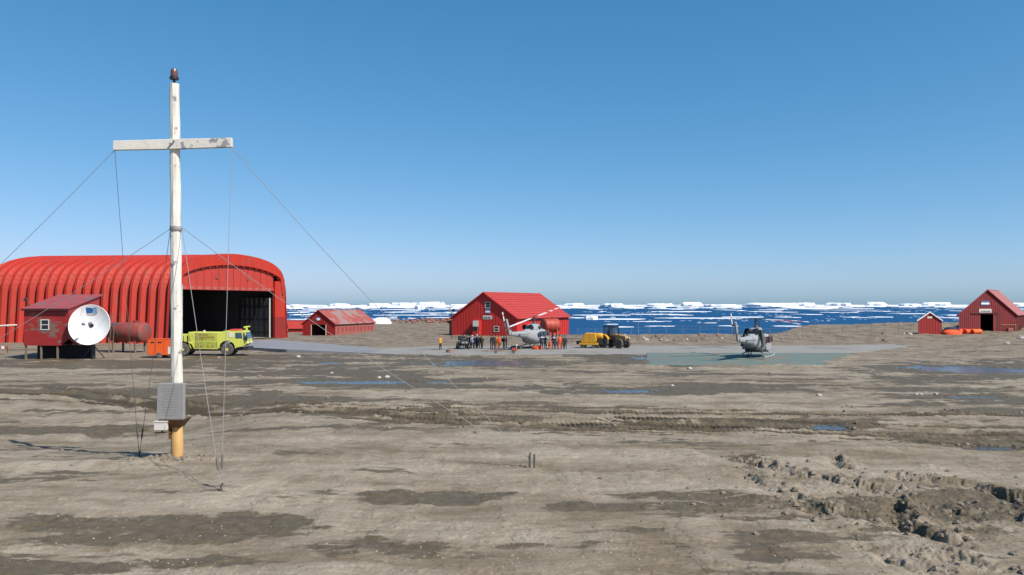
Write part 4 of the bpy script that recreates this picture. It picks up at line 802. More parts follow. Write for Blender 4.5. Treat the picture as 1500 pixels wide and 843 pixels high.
shS, pS, fS = gable_shed('small_gabled_shed', 'small red gabled shed with pale roof edge beside orange bundles', (nr_.x, nr_.y), (-.998, -.05), (.45, .89), 4.25, 3.4, at(0, 469.5, D3).z - zb3, at(0, 458.2, D3).z - zb3, zb3, M['red'], M['side_old'], M['white'], .22, .5, barge=M['white'])
sg = plate(shS, pS, 1.75, 2.65, at(0, 466.6, D3).z - zb3, at(0, 464, D3).z - zb3, .04, 'cream', 'name_board')
# orange rolls and bundles on the ground between the two right-hand sheds
for i, (u0, v0, u1, v1, r_, lab) in enumerate([(1436, 483.5, 1424, 484, .52, 'pale orange end roll of the fabric bundles by the black doorway'), (1425, 484, 1413, 485, .5, 'orange fabric roll second from the black doorway'), (1414, 485, 1404, 486, .48, 'orange fabric roll in the middle of the bundle row'), (1405, 486, 1396, 487.2, .45, 'crumpled orange roll beneath the dark tarpaulin')]):
    a, b = at(u0, v0, D3 + 1.5), at(u1, v1, D3 + .5); zg = tz(a.x, a.y); w = MB(); n = 7; rs = []
    a.z = zg + r_ * .85; b.z = tz(b.x, b.y) + r_ * .85
    w.tube([a.lerp(b, k / n) + Vector((0, 0, .04 * math.sin(k * 2.3 + i))) for k in range(n + 1)], [r_ * (.8 + .2 * math.sin(k * 1.9 + i) ** 2) for k in range(n + 1)], 12)
    mt = M['brightorange'] if i else M['orange']; tag(w.build('fabric_roll', mt, None, True), lab, 'fabric roll', 'orange fabric rolls between the right-hand sheds')
c = at(1393, 487, D3 - .5); w = MB(); r2 = random.Random(5)
w.rings([[(1.9 * q * math.cos(a) * (1 + .15 * math.sin(3 * a + z * 4)), 1.0 * q * math.sin(a), z) for a in [2 * math.pi * k / 14 for k in range(14)]] for z, q in ((0, 1), (.3, .95), (.6, .8), (.85, .5), (.92, .1))]); tag(w.build('sack_pile', CL['orange'], None, True, 0, (c.x, c.y, tz(c.x, c.y) - .05)), 'heap of red orange sacks beside the small red shed', 'sack pile')
c = at(1393, 483, D3 + .9); w = MB(); w.rings([[(1.25 * q * math.cos(a) * (1 + .1 * math.sin(4 * a)), .8 * q * math.sin(a), z) for a in [2 * math.pi * k / 14 for k in range(14)]] for z, q in ((.0, 1), (.6, 1.02), (1.0, .95), (1.2, .7), (1.25, .1))]); tag(w.build('tarpaulin_bundle', CL['navy'], None, True, 0, (c.x, c.y, tz(c.x, c.y))), 'dark blue tarpaulin bundle behind the orange sacks', 'bundle')

c = at(806, 489, 128); tank('water_tank', 'orange red horizontal tank on a stand beside the central house', (c.x, c.y, tz(c.x, c.y)), 2.6, 1.12, R(28), 'redtank', leg=1.3, lad=False)

# ------------------------------------------------------------------ coast fence
fen = thing('coast_fence', 'thin wire and post fence running along the shore edge', 'fence', (0, 0, 0))
fu = [846, 872, 925, 951, 976, 1000, 1025, 1052, 1128, 1152, 1176, 1205, 1214, 1234, 1256, 1276, 1296, 1316, 1334]
fpts = []
for u in fu:
    Y_ = 140 if u < 1200 else 140 + (u - 1200) * .06; X_ = (u - CX) / F * Y_; g0 = tz(X_, Y_); hh = 1.5 + .1 * math.sin(u)
    w = MB(); w.tube([(X_, Y_, g0 - .3), (X_ + .03, Y_, g0 + hh)], .045, 6); w.build('post', M['grey'], fen); fpts.append(Vector((X_ + .03, Y_, g0 + hh - .08)))
for dz in (0, -.55):
    w = MB(); w.tube([q + Vector((0, 0, dz)) for q in fpts], .012, 4); w.build('wire', M['wire'], fen)
for u, h_, lab in ((935, 2.6, 'tall thin pole on the shore to the right of the tractor'), (1194, 2.6, 'tall thin pole on the shore between helicopter and knoll'), (626, 3.4, 'tall thin pole on the grey flat left of the yellow jacket person')):
    Y_ = 139.4 if u > 700 else 150; X_ = (u - CX) / F * Y_; g0 = tz(X_, Y_); w = MB(); w.tube([(X_, Y_, g0 - .3), (X_, Y_, g0 + h_)], [.07, .045], 6); tag(w.build('shore_pole', M['grey']), lab, 'pole')
# ------------------------------------------------------------------ wheels
def wheel(parent, x, y, r, wd, hub='lime', lugs=False, axis=(0, 1, 0)):
    c = Vector((x, y, r)); n = 22
    t = MB(); prof = [(r * .58, -wd / 2), (r * .9, -wd / 2), (r, -wd * .32), (r, wd * .32), (r * .9, wd / 2), (r * .58, wd / 2)]; t.lathe(prof, c, axis, n)
    if lugs:
        for k in range(16):
            a = 2 * math.pi * k / 16; q = c + Vector((math.cos(a), 0, math.sin(a))) * r
            for s in (-1, 1): t.bar(q + Vector((0, s * .02, 0)), q + Vector((math.cos(a + .12) - math.cos(a), 0, math.sin(a + .12) - math.sin(a))) * r + Vector((0, s * wd * .45, 0)), .06, .05, (math.cos(a), 0, math.sin(a)))
    ty = t.build('wheel', M['tyre'], parent, True)
    h = MB(); h.lathe([(r * .57, -wd * .42), (r * .57, wd * .42)], c, axis, n); h.lathe([(r * .22, -wd * .55), (r * .22, wd * .55)], c, axis, 12); h.build('rim', M[hub], ty, True)
    return ty

# ------------------------------------------------------------------ fire truck
c = gp(266.5, 522.5); zt_ = tz(c.x + 2, c.y)
ft_ = thing('fire_truck', 'lime yellow airport fire truck parked in front of the hangar door', 'fire truck', (c.x, c.y + 1.2, zt_), R(5))
k1 = (F / c.y)                                            # pixels per metre at the truck; local x = 0 at the rear axle
WB = 63 / k1
for x in (0, WB):
    for y in (-1.05, 1.05): wheel(ft_, x, y, .72, .45, 'lime')
b = MB(); b.box(-1.0, WB + 1.5, -1.0, 1.0, .55, .9); b.build('chassis', M['blackmetal'], ft_)
# body side profile with wheel arches, extruded across
def arch(cx, r, z0, n=9): return [(cx - r * math.cos(math.pi * k / n), z0 + r * math.sin(math.pi * k / n)) for k in range(n + 1)]
prof = [(1.25, .78)] + [(3.9, .72)] + [(3.9, 2.68), (.62, 2.72), (.62, 1.45)] + [(1.0, 1.3)]
b = MB(); b.prism([(x, -1.27, z) for x, z in prof], (0, 2.54, 0)); body = b.build('body', M['lime'], ft_, False, .03)
b = MB(); b.prism([(x, -1.22, z) for x, z in [(-1.2, .95), (-.95, .95)] + arch(0, .9, .8) + [(.6, 1.45), (.6, 2.45), (-1.2, 2.45)]], (0, 2.44, 0)); b.build('rear_body', M['lime'], ft_)
cabp = [(3.92, .95)] + arch(WB, .92, .82) + [(WB + 1.15, .95), (WB + 1.75, 1.05), (WB + 2.22, 1.35), (WB + 2.26, 1.9), (WB + 1.98, 2.75), (WB + 1.8, 2.85), (4.55, 2.85), (4.5, 2.6), (3.92, 2.6)]
b = MB(); b.prism([(x, -1.25, z) for x, z in cabp], (0, 2.5, 0)); cab = b.build('cab', M['lime'], ft_, False)
def side(poly, m, nm, par, th=.025):
    for s in (-1, 1):
        w = MB(); y = s * 1.252; w.prism([(x, y, z) for x, z in poly], (0, s * th, 0)); w.build(nm, M[m], par)
side([(WB + .95, 1.98), (WB + 1.75, 1.98), (WB + 1.62, 2.62), (WB + .95, 2.62)], 'glassblue', 'window', cab)
side([(WB + 1.85, 1.75), (WB + 2.15, 1.8), (WB + 1.94, 2.62), (WB + 1.82, 2.62)], 'glassblue', 'window', cab)
side([(WB + .25, 2.1), (WB + .75, 2.1), (WB + .75, 2.7), (WB + .25, 2.7)], 'cream', 'badge', cab)
w = MB(); w.hexa([(WB + 2.28, -1.1, 1.95), (WB + 2.28, 1.1, 1.95), (WB + 2.26, 1.1, 1.95), (WB + 2.26, -1.1, 1.95)], [(WB + 2.05, -1.05, 2.68), (WB + 2.05, 1.05, 2.68), (WB + 2.02, 1.05, 2.68), (WB + 2.02, -1.05, 2.68)]); w.build('windscreen', M['glassblue'], cab)
w = MB(); w.box(WB + 1.75, WB + 2.4, -1.2, 1.2, .62, .98); w.build('bumper', M['blackmetal'], ft_, False, .04)
for y in (-.85, .85): w = MB(); w.lathe([(.14, 0), (.14, .06), (.08, .09)], (WB + 2.24, y, 1.45), (1, 0, -.1), 10); w.build('headlight', M['white'], ft_)
for y in (-1.4, 1.4): w = MB(); w.bar((WB + 2.0, y * .9, 2.3), (WB + 2.25, y, 2.3), .05); w.box(WB + 2.2, WB + 2.3, y - .12, y + .12, 1.75, 2.35); w.build('mirror', M['blackmetal'], ft_)
w = MB(); w.tube([(WB + 1.9, 0, 2.85), (WB + 1.9, 0, 3.2)], .12, 8); w.tube([(WB + 1.6, 0, 3.2), (WB + 2.3, 0, 3.32)], [.12, .08], 8); w.build('turret', M['lime'], ft_)
w = MB(); w.box(WB + .2, WB + 1.2, -.9, .9, 2.852, 3.02); w.build('light_bar', M['bladered'], ft_, False, .03)
for x in (WB - .35, WB - .1): w = MB(); w.lathe([(.09, 0), (.09, .18), (.04, .24)], (x, -.8, 2.6), (0, 0, 1), 8); w.build('beacon', M['bladered'], ft_)
w = MB(); w.lathe([(.12, 0), (.12, .16), (.05, .22)], (2.3, -.9, 2.7), (0, 0, 1), 8); w.build('cap', M['cream'], ft_)
for x0, x1, z0, z1 in ((1.3, 2.55, .85, 1.62), (2.58, 3.85, .85, 1.62), (1.35, 3.85, 1.68, 2.6), (.7, 1.3, 1.68, 2.6)):
    side([(x0, z0), (x1, z0), (x1, z1), (x0, z1)], 'lime', 'locker_panel', body, .018)
w = MB(); r3 = random.Random(3)
for zrow, n, sz, xs in ((2.38, 7, .10, 1.9), (2.08, 8, .13, 1.9)):
    x = xs
    for k in range(n): ww = sz * r3.uniform(.7, 1.3); w.box(x, x + ww, -1.302, -1.296, zrow, zrow + sz * 1.1); x += ww + sz * .5
w.build('lettering', M['tan'], body)
w = MB()
for x in (1.4, 2.0, 2.7, 3.3): w.box(x, x + .09, -1.30, -1.296, 1.0, 1.09)
for x in (2.1, 3.4): w.box(x, x + .12, -1.30, -1.296, 1.9, 1.98)
w.build('latch', M['blackmetal'], body)
w = MB(); w.box(.05, .12, -1.225, -1.22, 1.5, 2.3); w.box(.5, .59, -1.27, -1.225, 1.5, 2.3); w.build('grab_rail', M['blackmetal'], ft_)

# ------------------------------------------------------------------ orange generator trailer
c = gp(232, 525); gt = thing('generator_trailer', 'orange boxy generator trailer left of the fire truck', 'trailer', (c.x, c.y + .9, tz(c.x, c.y)), R(2))
b = MB(); b.box(-1.28, 1.35, -.85, .85, .35, 2.12); gb = b.build('housing', M['orange'], gt, False, .05)
b = MB(); b.box(1.0, 1.30, -.872, -.852, .5, 1.3); b.build('service_panel', M['cream'], gb)
for x in (-.9, -.12): b = MB(); b.box(x, x + .42, -.872, -.851, 1.72, 1.86); b.build('vent', M['blackmetal'], gb)
b = MB(); b.box(-.37, -.35, -.865, -.851, .4, 2.05); b.box(.55, .57, -.865, -.851, .4, 2.05); b.build('seam', M['rust'], gb)
b = MB(); b.box(-1.3, 1.37, -.87, .87, 2.121, 2.16); b.build('lid', M['orange'], gb)
for y in (-.8, .8): wheel(gt, 0, y, .33, .2, 'grey')
b = MB(); b.bar((1.3, 0, .4), (2.4, 0, .42), .09); b.tube([(2.3, 0, 0), (2.3, 0, .5)], .05, 6); b.build('drawbar', M['blackmetal'], gt)

# ------------------------------------------------------------------ tractor with tank trailer
c = gp(900, 510.5); zt_ = max(tz(c.x, c.y), .05)
tr = thing('farm_tractor', 'ochre and black cab tractor facing right on the concrete apron', 'tractor', (c.x, c.y + .3, .05), R(-42))
for y in (-.95, .95): wheel(tr, -1.15, y, .84, .5, 'blackmetal', True)
for y in (-.88, .88): wheel(tr, 1.35, y, .66, .42, 'blackmetal', True)
b = MB(); b.box(-1.5, 1.9, -.3, .3, .55, 1.0); b.build('chassis', M['blackmetal'], tr, False, .05)
b = MB(); b.prism([(x, -.42, z) for x, z in ((.35, 1.0), (2.15, 1.0), (2.2, 1.35), (2.05, 1.68), (.35, 1.88))], (0, .84, 0)); hd = b.build('bonnet', M['tan'], tr, False, .06)
b = MB(); b.box(2.19, 2.24, -.34, .34, 1.05, 1.5); b.build('grille', M['blackmetal'], hd)
for y in (-.27, .27): b = MB(); b.lathe([(.09, 0), (.09, .04)], (2.24, y, 1.42), (1, 0, 0), 10); b.build('headlight', M['white'], hd)
for y in (-1, 1):
    b = MB(); n = 8; r_ = .98
    pts = [( -1.15 + r_ * math.cos(R(20 + 130 * k / n)), .84 + r_ * math.sin(R(20 + 130 * k / n))) for k in range(n + 1)]
    for k in range(n): b.hexa([(pts[k][0], y * .68, pts[k][1]), (pts[k + 1][0], y * .68, pts[k + 1][1]), (pts[k + 1][0], y * 1.22, pts[k + 1][1]), (pts[k][0], y * 1.22, pts[k][1])], [(pts[k][0], y * .68, pts[k][1] + .06), (pts[k + 1][0], y * .68, pts[k + 1][1] + .06), (pts[k + 1][0], y * 1.22, pts[k + 1][1] + .06), (pts[k][0], y * 1.22, pts[k][1] + .06)])
    b.build('fender', M['yellow'], tr)
cabt = bpy.data.objects.new('cab', None); COL.objects.link(cabt); cabt.parent = tr
b = MB(); b.box(-1.35, .35, -.66, .66, 1.0, 1.55); b.build('cab_base', M['blackmetal'], cabt, False, .04)
for x, y, x2 in ((-1.3, -.66, -1.2), (-1.3, .66, -1.2), (.32, -.66, .12), (.32, .66, .12), (-.4, -.66, -.4), (-.4, .66, -.4)):
    b = MB(); b.bar((x, y, 1.55), (x2, y * .95, 2.85), .08); b.build('pillar', M['blackmetal'], cabt)
for y in (-.64, .64): b = MB(); b.add([(-1.2, y, 1.56), (.28, y, 1.56), (.1, y * .96, 2.82), (-1.15, y * .96, 2.82)], [(0, 1, 2, 3)]); b.build('side_pane', M['cabglass'], cabt)
for x, x2 in ((.33, .13), (-1.31, -1.21)): b = MB(); b.add([(x, -.6, 1.56), (x, .6, 1.56), (x2, .58, 2.82), (x2, -.58, 2.82)], [(0, 1, 2, 3)]); b.build('windscreen', M['cabglass'], cabt)
b = MB(); b.box(-1.4, .35, -.75, .75, 2.851, 3.02); b.build('roof', M['blackmetal'], cabt, False, .05)
b = MB(); b.box(-.9, -.4, -.3, .3, 1.56, 1.8); b.box(-.98, -.88, -.3, .3, 1.56, 2.35); b.build('seat', M['black'], cabt, False, .03)
b = MB(); b.tube([(1.1, -.46, 1.7), (1.1, -.46, 2.75)], .06, 8); b.build('exhaust', M['blackmetal'], tr)
b = MB(); b.box(.2, .7, -.95, -.6, .5, .75); b.box(.2, .7, .6, .95, .5, .75); b.build('step', M['blackmetal'], tr)

c = gp(868, 511); bw = thing('tank_trailer', 'yellow orange wheeled fuel bowser hitched behind the tractor', 'trailer', (c.x, c.y + .9, .05), R(-16))
b = MB(); b.prism([(x, -.8, z) for x, z in ((-1.35, .75), (.6, .75), (.75, 1.0), (.62, 2.0), (-.8, 2.05), (-1.25, 1.3))], (0, 1.6, 0)); bb = b.build('body', M['yellow'], bw, False, .06)
b = MB(); b.box(-1.6, .95, -.9, .9, .42, .72); b.build('frame', M['yellow'], bw, False, .03)
b = MB(); b.lathe([(.1, -.05), (.36, .02), (.43, .12), (.43, .95), (.36, 1.05), (.1, 1.1)], (.45, 0, 1.62), (1, 0, 0), 18); b.build('tank', M['yellow'], bw, True)
b = MB(); b.box(.75, 1.45, -.4, .4, .5, 1.15); b.build('pump_box', M['blackmetal'], bw, False, .04)
for x in (-1.15, .45):
    for y in (-.75, .75): wheel(bw, x, y, .34, .22, 'blackmetal')
b = MB(); b.bar((.95, 0, .5), (2.4, -.1, .55), .1); b.build('drawbar', M['blackmetal'], bw)
for x in (-.9, -.1): b = MB(); b.box(x, x + .05, -.825, -.803, .8, 1.9); b.build('rib', M['yellow'], bb)
b = MB(); b.box(-2.1, -1.55, -.3, .3, .5, .95); b.build('rear_box', M['blackmetal'], bw, False, .04)

# ------------------------------------------------------------------ helicopters
def se_ring(x, cy, cz, w, h, p=2.6, n=20, top=1.0):
    out = []
    for k in range(n):
        a = 2 * math.pi * (k + .5) / n; ca, sa = math.cos(a), math.sin(a)
        yy = math.copysign(abs(ca) ** (2 / p), ca) * w / 2; zz = math.copysign(abs(sa) ** (2 / p), sa) * h / 2
        out.append((x, cy + yy * (top if zz > 0 else 1), cz + zz))
    return out
def helicopter(name, lab, loc, rz, blades, droop=0.0, rotz=0.0, tilt=0.0, two_tone=True):
    t = thing(name, lab, 'helicopter', loc, rz)
    b = MB(); b.rings([se_ring(x, 0, cz, w, h, p, 20, tp) for x, cz, w, h, p, tp in ((4.05, 1.15, .25, .25, 2, 1), (3.85, 1.2, .95, .75, 2.2, .9), (3.4, 1.28, 1.6, 1.2, 2.4, .85), (2.8, 1.45, 2.1, 1.62, 2.6, .8), (2.1, 1.58, 2.45, 1.95, 3, .82), (1.2, 1.62, 2.6, 2.05, 3.4, .86), (-.8, 1.62, 2.6, 2.05, 3.4, .86), (-1.6, 1.68, 2.35, 1.95, 3, .86), (-2.4, 1.82, 1.6, 1.6, 2.6, .9), (-3.2, 1.95, 1.0, 1.15, 2.3, 1))])
    fus = b.build('fuselage', M['heli'], t, True)
    b = MB(); b.rings([se_ring(x, 0, cz, w, h, 2.2, 14) for x, cz, w, h in ((-3.0, 1.96, .98, 1.1), (-4.5, 2.02, .78, .86), (-6.2, 2.1, .58, .64), (-7.7, 2.2, .42, .50))]); b.build('tail_boom', M['heli'], t, True)
    b = MB(); b.prism([(x, -.10, z) for x, z in ((-6.9, 2.3), (-7.75, 1.98), (-8.2, 2.2), (-9.15, 4.05), (-8.7, 4.1), (-7.9, 2.75))], (0, .20, 0)); fin = b.build('tail_fin', M['heli'], t, False, .03)
    b = MB(); b.prism([(-8.3, -.102, 2.5), (-8.45, -.102, 2.8), (-8.15, -.102, 3.1), (-8.0, -.102, 2.9)], (0, .204, 0)); b.build('stripe', M['helidark'], fin)
    for s in (-1, 1):
        b = MB(); b.prism([(-5.3, s * .3, 2.05), (-5.95, s * .3, 2.05), (-5.95, s * 1.45, 2.08), (-5.45, s * 1.45, 2.08)], (0, 0, .07)); b.build('stabilizer', M['heli'], t)
    # engine cowling, intake, two exhausts
    b = MB(); b.rings([se_ring(x, 0, cz, w, h, 2.8, 18, .8) for x, cz, w, h in ((1.35, 2.55, .7, .3), (1.0, 2.72, 1.25, .8), (.4, 2.82, 1.45, 1.05), (-1.0, 2.78, 1.55, 1.0), (-1.9, 2.72, 1.45, .85))]); cow = b.build('cowling', M['heli'], t, True)
    b = MB(); b.rings([se_ring(x, 0, 2.45, w, h, 2.6, 14) for x, w, h in ((-1.9, 1.2, .55), (-2.6, .8, .4), (-3.4, .25, .2))]); b.build('rear_cowling', M['heli'], t, True)
    for s in (-1, 1):
        b = MB(); c0 = Vector((-1.75, s * .36, 2.82)); c1 = Vector((-2.35, s * .46, 2.92)); b.tube([c0, c1], [.30, .34], 14, False); b.tube([c0 + Vector((-.1, 0, 0)), c0 + Vector((-.11, 0, 0))], [.30, .29], 14); b.build('exhaust', M['blackmetal'], t, True)
        b = MB(); b.box(-.3, .35, s * .75 - .05, s * .75 + .05, 2.6, 3.0); b.build('intake', M['blackmetal'], cow)
    if two_tone:
        for s in (-1, 1):
            b = MB(); b.prism([(-1.75, s * .70, 3.12), (-1.25, s * .74, 3.1), (-1.35, s * 1.25, 2.1), (-1.75, s * 1.2, 1.2), (-2.0, s * 1.0, 1.2), (-1.95, s * 1.05, 2.1)], (0, s * .12, 0)); b.build('camouflage_band', M['helidark'], fus)
        b = MB(); b.rings([se_ring(x, 0, cz, w, h, 2.6, 12) for x, cz, w, h in ((2.6, .68, 1.5, .25), (.5, .62, 2.1, .2), (-1.2, .70, 2.0, .25), (-2.6, 1.15, 1.1, .35))]); b.build('belly', M['helidark'], fus, True)
    # glazing and doors
    b = MB(); b.rings([se_ring(x, 0, cz, w, h, 2.5, 16, .8) for x, cz, w, h in ((3.72, 1.55, .9, .5), (3.3, 1.72, 1.5, .85), (2.72, 1.92, 1.92, 1.0), (2.35, 2.02, 2.12, .95))]); b.build('windscreen', M['glass'], fus, True)
    for s in (-1, 1):
        for x0, x1, z0, z1 in ((1.75, 2.3, 1.65, 2.25), (.35, 1.3, 1.65, 2.3), (-.9, 0.1, 1.65, 2.3), (-1.45, -1.1, 1.55, 2.15)):
            b = MB(); b.prism([(x0, s * 1.26, z0), (x1, s * 1.26, z0), (x1, s * 1.17, z1), (x0, s * 1.17, z1)], (0, s * .055, 0)); b.build('window', M['glass'], fus)
        b = MB(); b.prism([(-1.0, s * 1.285, .85), (1.45, s * 1.285, .85), (1.45, s * 1.285, 1.55), (-1.0, s * 1.285, 1.55)], (0, s * .03, 0)); b.build('door', M['heli'], fus)
        b = MB(); b.tube([(-2.0, s * 1.3, .07), (2.4, s * 1.3, .07), (2.8, s * 1.3, .14), (3.05, s * 1.3, .32)], .075, 8); sk = b.build('skid', M['heli'], t, True)
        for x in (-1.1, 1.35): b = MB(); b.tube([(x, s * 1.3, .1), (x, s * 1.15, .45), (x, s * .55, .72)], .06, 8); b.build('cross_tube', M['heli'], sk, True)
        b = MB(); b.box(-1.0, 1.5, s * 1.3 - .12, s * 1.3 + .12, .40, .44); b.build('step', M['heli'], sk)
    # mast, hub and blades
    b = MB(); b.rings([[(r * math.cos(2 * math.pi * k / 12), r * math.sin(2 * math.pi * k / 12), z) for k in range(12)] for z, r in ((3.2, .38), (3.5, .22), (3.55, .11), (4.1, .10), (4.12, .2), (4.3, .2), (4.32, .06))]); mast = b.build('mast', M['helidark'], t, True)
    for s in (-1, 1): b = MB(); b.bar((.15, s * .32, 3.3), (.1, s * .2, 4.05), .06); b.build('pitch_link', M['blackmetal'], mast)
    Rr = 7.1; nb = len(blades)
    for i, (m1, m2) in enumerate(blades):
        a = rotz + 2 * math.pi * i / nb; d = Vector((math.cos(a), math.sin(a), 0)); p = Vector((-d.y, d.x, 0))
        up = math.sin(tilt) * math.cos(2 * math.pi * i / nb) if nb == 2 else 0
        def bp(r, c_): return d * r + p * c_ + Vector((0, 0, 4.2 + up * r - droop * (r / Rr) ** 2))
        segs = [.45, 1.1, 2.3, 3.5, 4.6, 5.4, 6.2, Rr]; root = None
        for k in range(len(segs) - 1):
            r0, r1 = segs[k], segs[k + 1]; ch = .10 if k == 0 else .20; b = MB()
            b.hexa([bp(r0, -ch) - Vector((0, 0, .02)), bp(r1, -.20) - Vector((0, 0, .02)), bp(r1, .22), bp(r0, ch)], [bp(r0, -ch) + Vector((0, 0, .03)), bp(r1, -.20) + Vector((0, 0, .03)), bp(r1, .22) + Vector((0, 0, .012)), bp(r0, ch) + Vector((0, 0, .012))])
            red = m2 and k in (3, 5)
            o = b.build('rotor_blade' if root is None else ('stripe_band' if red else 'blade_section'), M['bladered'] if red else M[m1] if k else M['helidark'], root or t); root = root or o
    # tail rotor on the fin
    tc_ = Vector((-8.75, .28, 3.75)); b = MB(); b.tube([tc_ - Vector((0, .2, 0)), tc_ + Vector((0, .12, 0))], .09, 8); th = b.build('tail_rotor_hub', M['helidark'], t)
    for s in (-1, 1):
        dv = Vector((math.sin(R(-24)) * s, 0, math.cos(R(-24)) * s)); q = Vector((dv.z, 0, -dv.x)); b = MB()
        for r0, r1, mi in ((.1, .75, 0), (.751, .95, 1), (.951, 1.3, 0)): b.hexa([tc_ + dv * r0 - q * .11 + Vector((0, .05, 0)), tc_ + dv * r1 - q * .11 + Vector((0, .05, 0)), tc_ + dv * r1 + q * .11 + Vector((0, .05, 0)), tc_ + dv * r0 + q * .11 + Vector((0, .05, 0))], [tc_ + dv * r0 - q * .11 + Vector((0, .09, 0)), tc_ + dv * r1 - q * .11 + Vector((0, .09, 0)), tc_ + dv * r1 + q * .11 + Vector((0, .09, 0)), tc_ + dv * r0 + q * .11 + Vector((0, .09, 0))], mi)
        b.build('tail_rotor_blade', [M['blade'], M['bladered']], t)
    b = MB(); b.tube([(3.2, .5, 1.9), (3.6, .5, 2.5)], .02, 4); b.build('antenna', M['blackmetal'], t)
    return t
# helicopter on the teal pad: tail towards us, nose away to the right
c = gp(1108, 524); h2 = helicopter('parked_helicopter', 'grey camouflaged helicopter parked alone on the teal landing pad', (c.x, c.y, .085), R(90 - 31), [('bladedark', False), ('blade', True), ('blade', True), ('bladedark', False)], .35, R(140))
c = gp(783, 511); h1 = helicopter('crowded_helicopter', 'plain grey helicopter with tilted white blade surrounded by people', (c.x, c.y + .5, .05), R(90 - 25), [('blade', True), ('blade', False)], .0, R(-4), R(9.5), False)
# ------------------------------------------------------------------ people
def skin_mesh(verts, edges, root):
    me = bpy.data.meshes.new('tmp'); me.from_pydata([v[:3] for v in verts], edges, []); o = bpy.data.objects.new('tmp', me); COL.objects.link(o)
    sk = o.modifiers.new('s', 'SKIN'); sk.use_smooth_shade = True
    for i, v in enumerate(verts):
        d = me.skin_vertices[0].data[i]; d.radius = (v[3], v[4] if len(v) > 4 else v[3]); d.use_root = (i == root)
    ss = o.modifiers.new('u', 'SUBSURF'); ss.levels = 1; ss.render_levels = 1
    dg = bpy.context.evaluated_depsgraph_get(); dg.update(); r = bpy.data.meshes.new_from_object(o.evaluated_get(dg)); bpy.data.objects.remove(o); return r
def make_body(pose):
    """one continuous figure 1.76 m tall facing -Y; returns a mesh with slots jacket, trousers, skin, boots"""
    sL, sR, kn, lean, kneel = pose
    hz = .93 if not kneel else .55
    V = [(0, 0, hz, .155, .115), (0, -lean * .3, hz + .22, .150, .115), (0, -lean * .8, hz + .43, .185, .125), (0, -lean, hz + .55, .085, .075), (0, -lean * 1.05, hz + .62, .058, .06), (0, -lean * 1.15 - .02, hz + .71, .088, .098), (0, -lean * 1.15 - .015, hz + .80, .085, .098)]
    E = [(0, 1), (1, 2), (2, 3), (3, 4), (4, 5), (5, 6)]
    def chain(start, pts):
        p = start
        for q in pts: V.append(q); E.append((p, len(V) - 1)); p = len(V) - 1
        return p
    hands = []
    for s, (ax, ay, bx, by, bz) in ((-1, sL), (1, sR)):
        sh = (s * .21, -lean * .9, hz + .46, .075); el = (s * (.25 + ax), -lean * .8 + ay, hz + .20, .056); wr = (s * (.24 + bx), -lean * .8 + by, hz + bz, .040)
        hd = (wr[0], wr[1] - .02, wr[2] - .06 if bz < .15 else wr[2] + .02, .042, .025)
        chain(2, [sh, el, wr, hd]); hands.append((s, Vector(hd[:3])))
        for f in range(4):
            o = (f - 1.5) * .018; L_ = (.055, .065, .06, .048)[f]; i = len(V) - 1 if f == 0 else hroot
            hroot = i; chain(hroot, [(hd[0] + o * .6, hd[1] + o, hd[2] - .035, .0095), (hd[0] + o * .6, hd[1] + o - .012, hd[2] - .035 - L_, .008)])
        chain(hroot, [(hd[0] - s * .035, hd[1] - .02, hd[2] - .01, .011), (hd[0] - s * .04, hd[1] - .035, hd[2] - .05, .009)])
    for s in (-1, 1):
        k = kn * s
        if kneel: leg = [(s * .10, 0, hz - .06, .095), (s * .14, -.36 if s < 0 else -.10, hz - .08 if s < 0 else .10, .075), (s * .14, -.34 if s < 0 else .28, .12, .055), (s * .14, -.38 if s < 0 else .36, .06, .05), (s * .14, -.50 if s < 0 else .30, .035, .04)]
        else: leg = [(s * .10, 0, hz - .08, .10), (s * .115, -k * .5 - .02, .50, .078), (s * .12, -k * .9 + .02, .14, .055), (s * .12, -k * .9 + .03, .07, .055), (s * .13, -k * .9 - .12, .04, .042)]
        chain(0, leg)
    me = skin_mesh(V, E, 0); n = len(me.polygons)
    for nm in ('jacket', 'trousers', 'skin', 'boots'): me.materials.append(M['skin'])
    for p in me.polygons:
        c = p.center; far = abs(c.x) > .20
        i = 0
        if c.z > hz + .615: i = 2
        elif any((c - h).length < .13 and c.z < h.z + .035 and far for s, h in hands): i = 2
        elif c.z < .11: i = 3
        elif c.z < hz - .03 and not (far and c.z > hz - .25): i = 1
        p.material_index = i; p.use_smooth = True
    me.name = 'person_body'; return me
REL = (.02, .02, .02, -.04, -.02)
POSES = [make_body((REL, REL, .05, .02, False)), make_body(((.02, .06, -.02, -.10, .02), REL, .16, .04, False)), make_body(((.05, -.02, -.10, -.22, .22), (.05, -.02, -.10, -.22, .24), .04, .03, False)), make_body(((.03, -.08, -.08, -.26, .05), (.03, -.08, -.08, -.26, .04), .1, .16, True))]
def head_mesh():
    b = MB()
    # hair / cap shell, nose, ears, eyes, mouth
    b.rings([[(r * math.cos(a), -.0 + r * 1.12 * math.sin(a), z) for a in [2 * math.pi * k / 12 for k in range(12)]] for z, r in ((.765, .105), (.82, .108), (.87, .095), (.905, .06), (.915, .01))]); return b
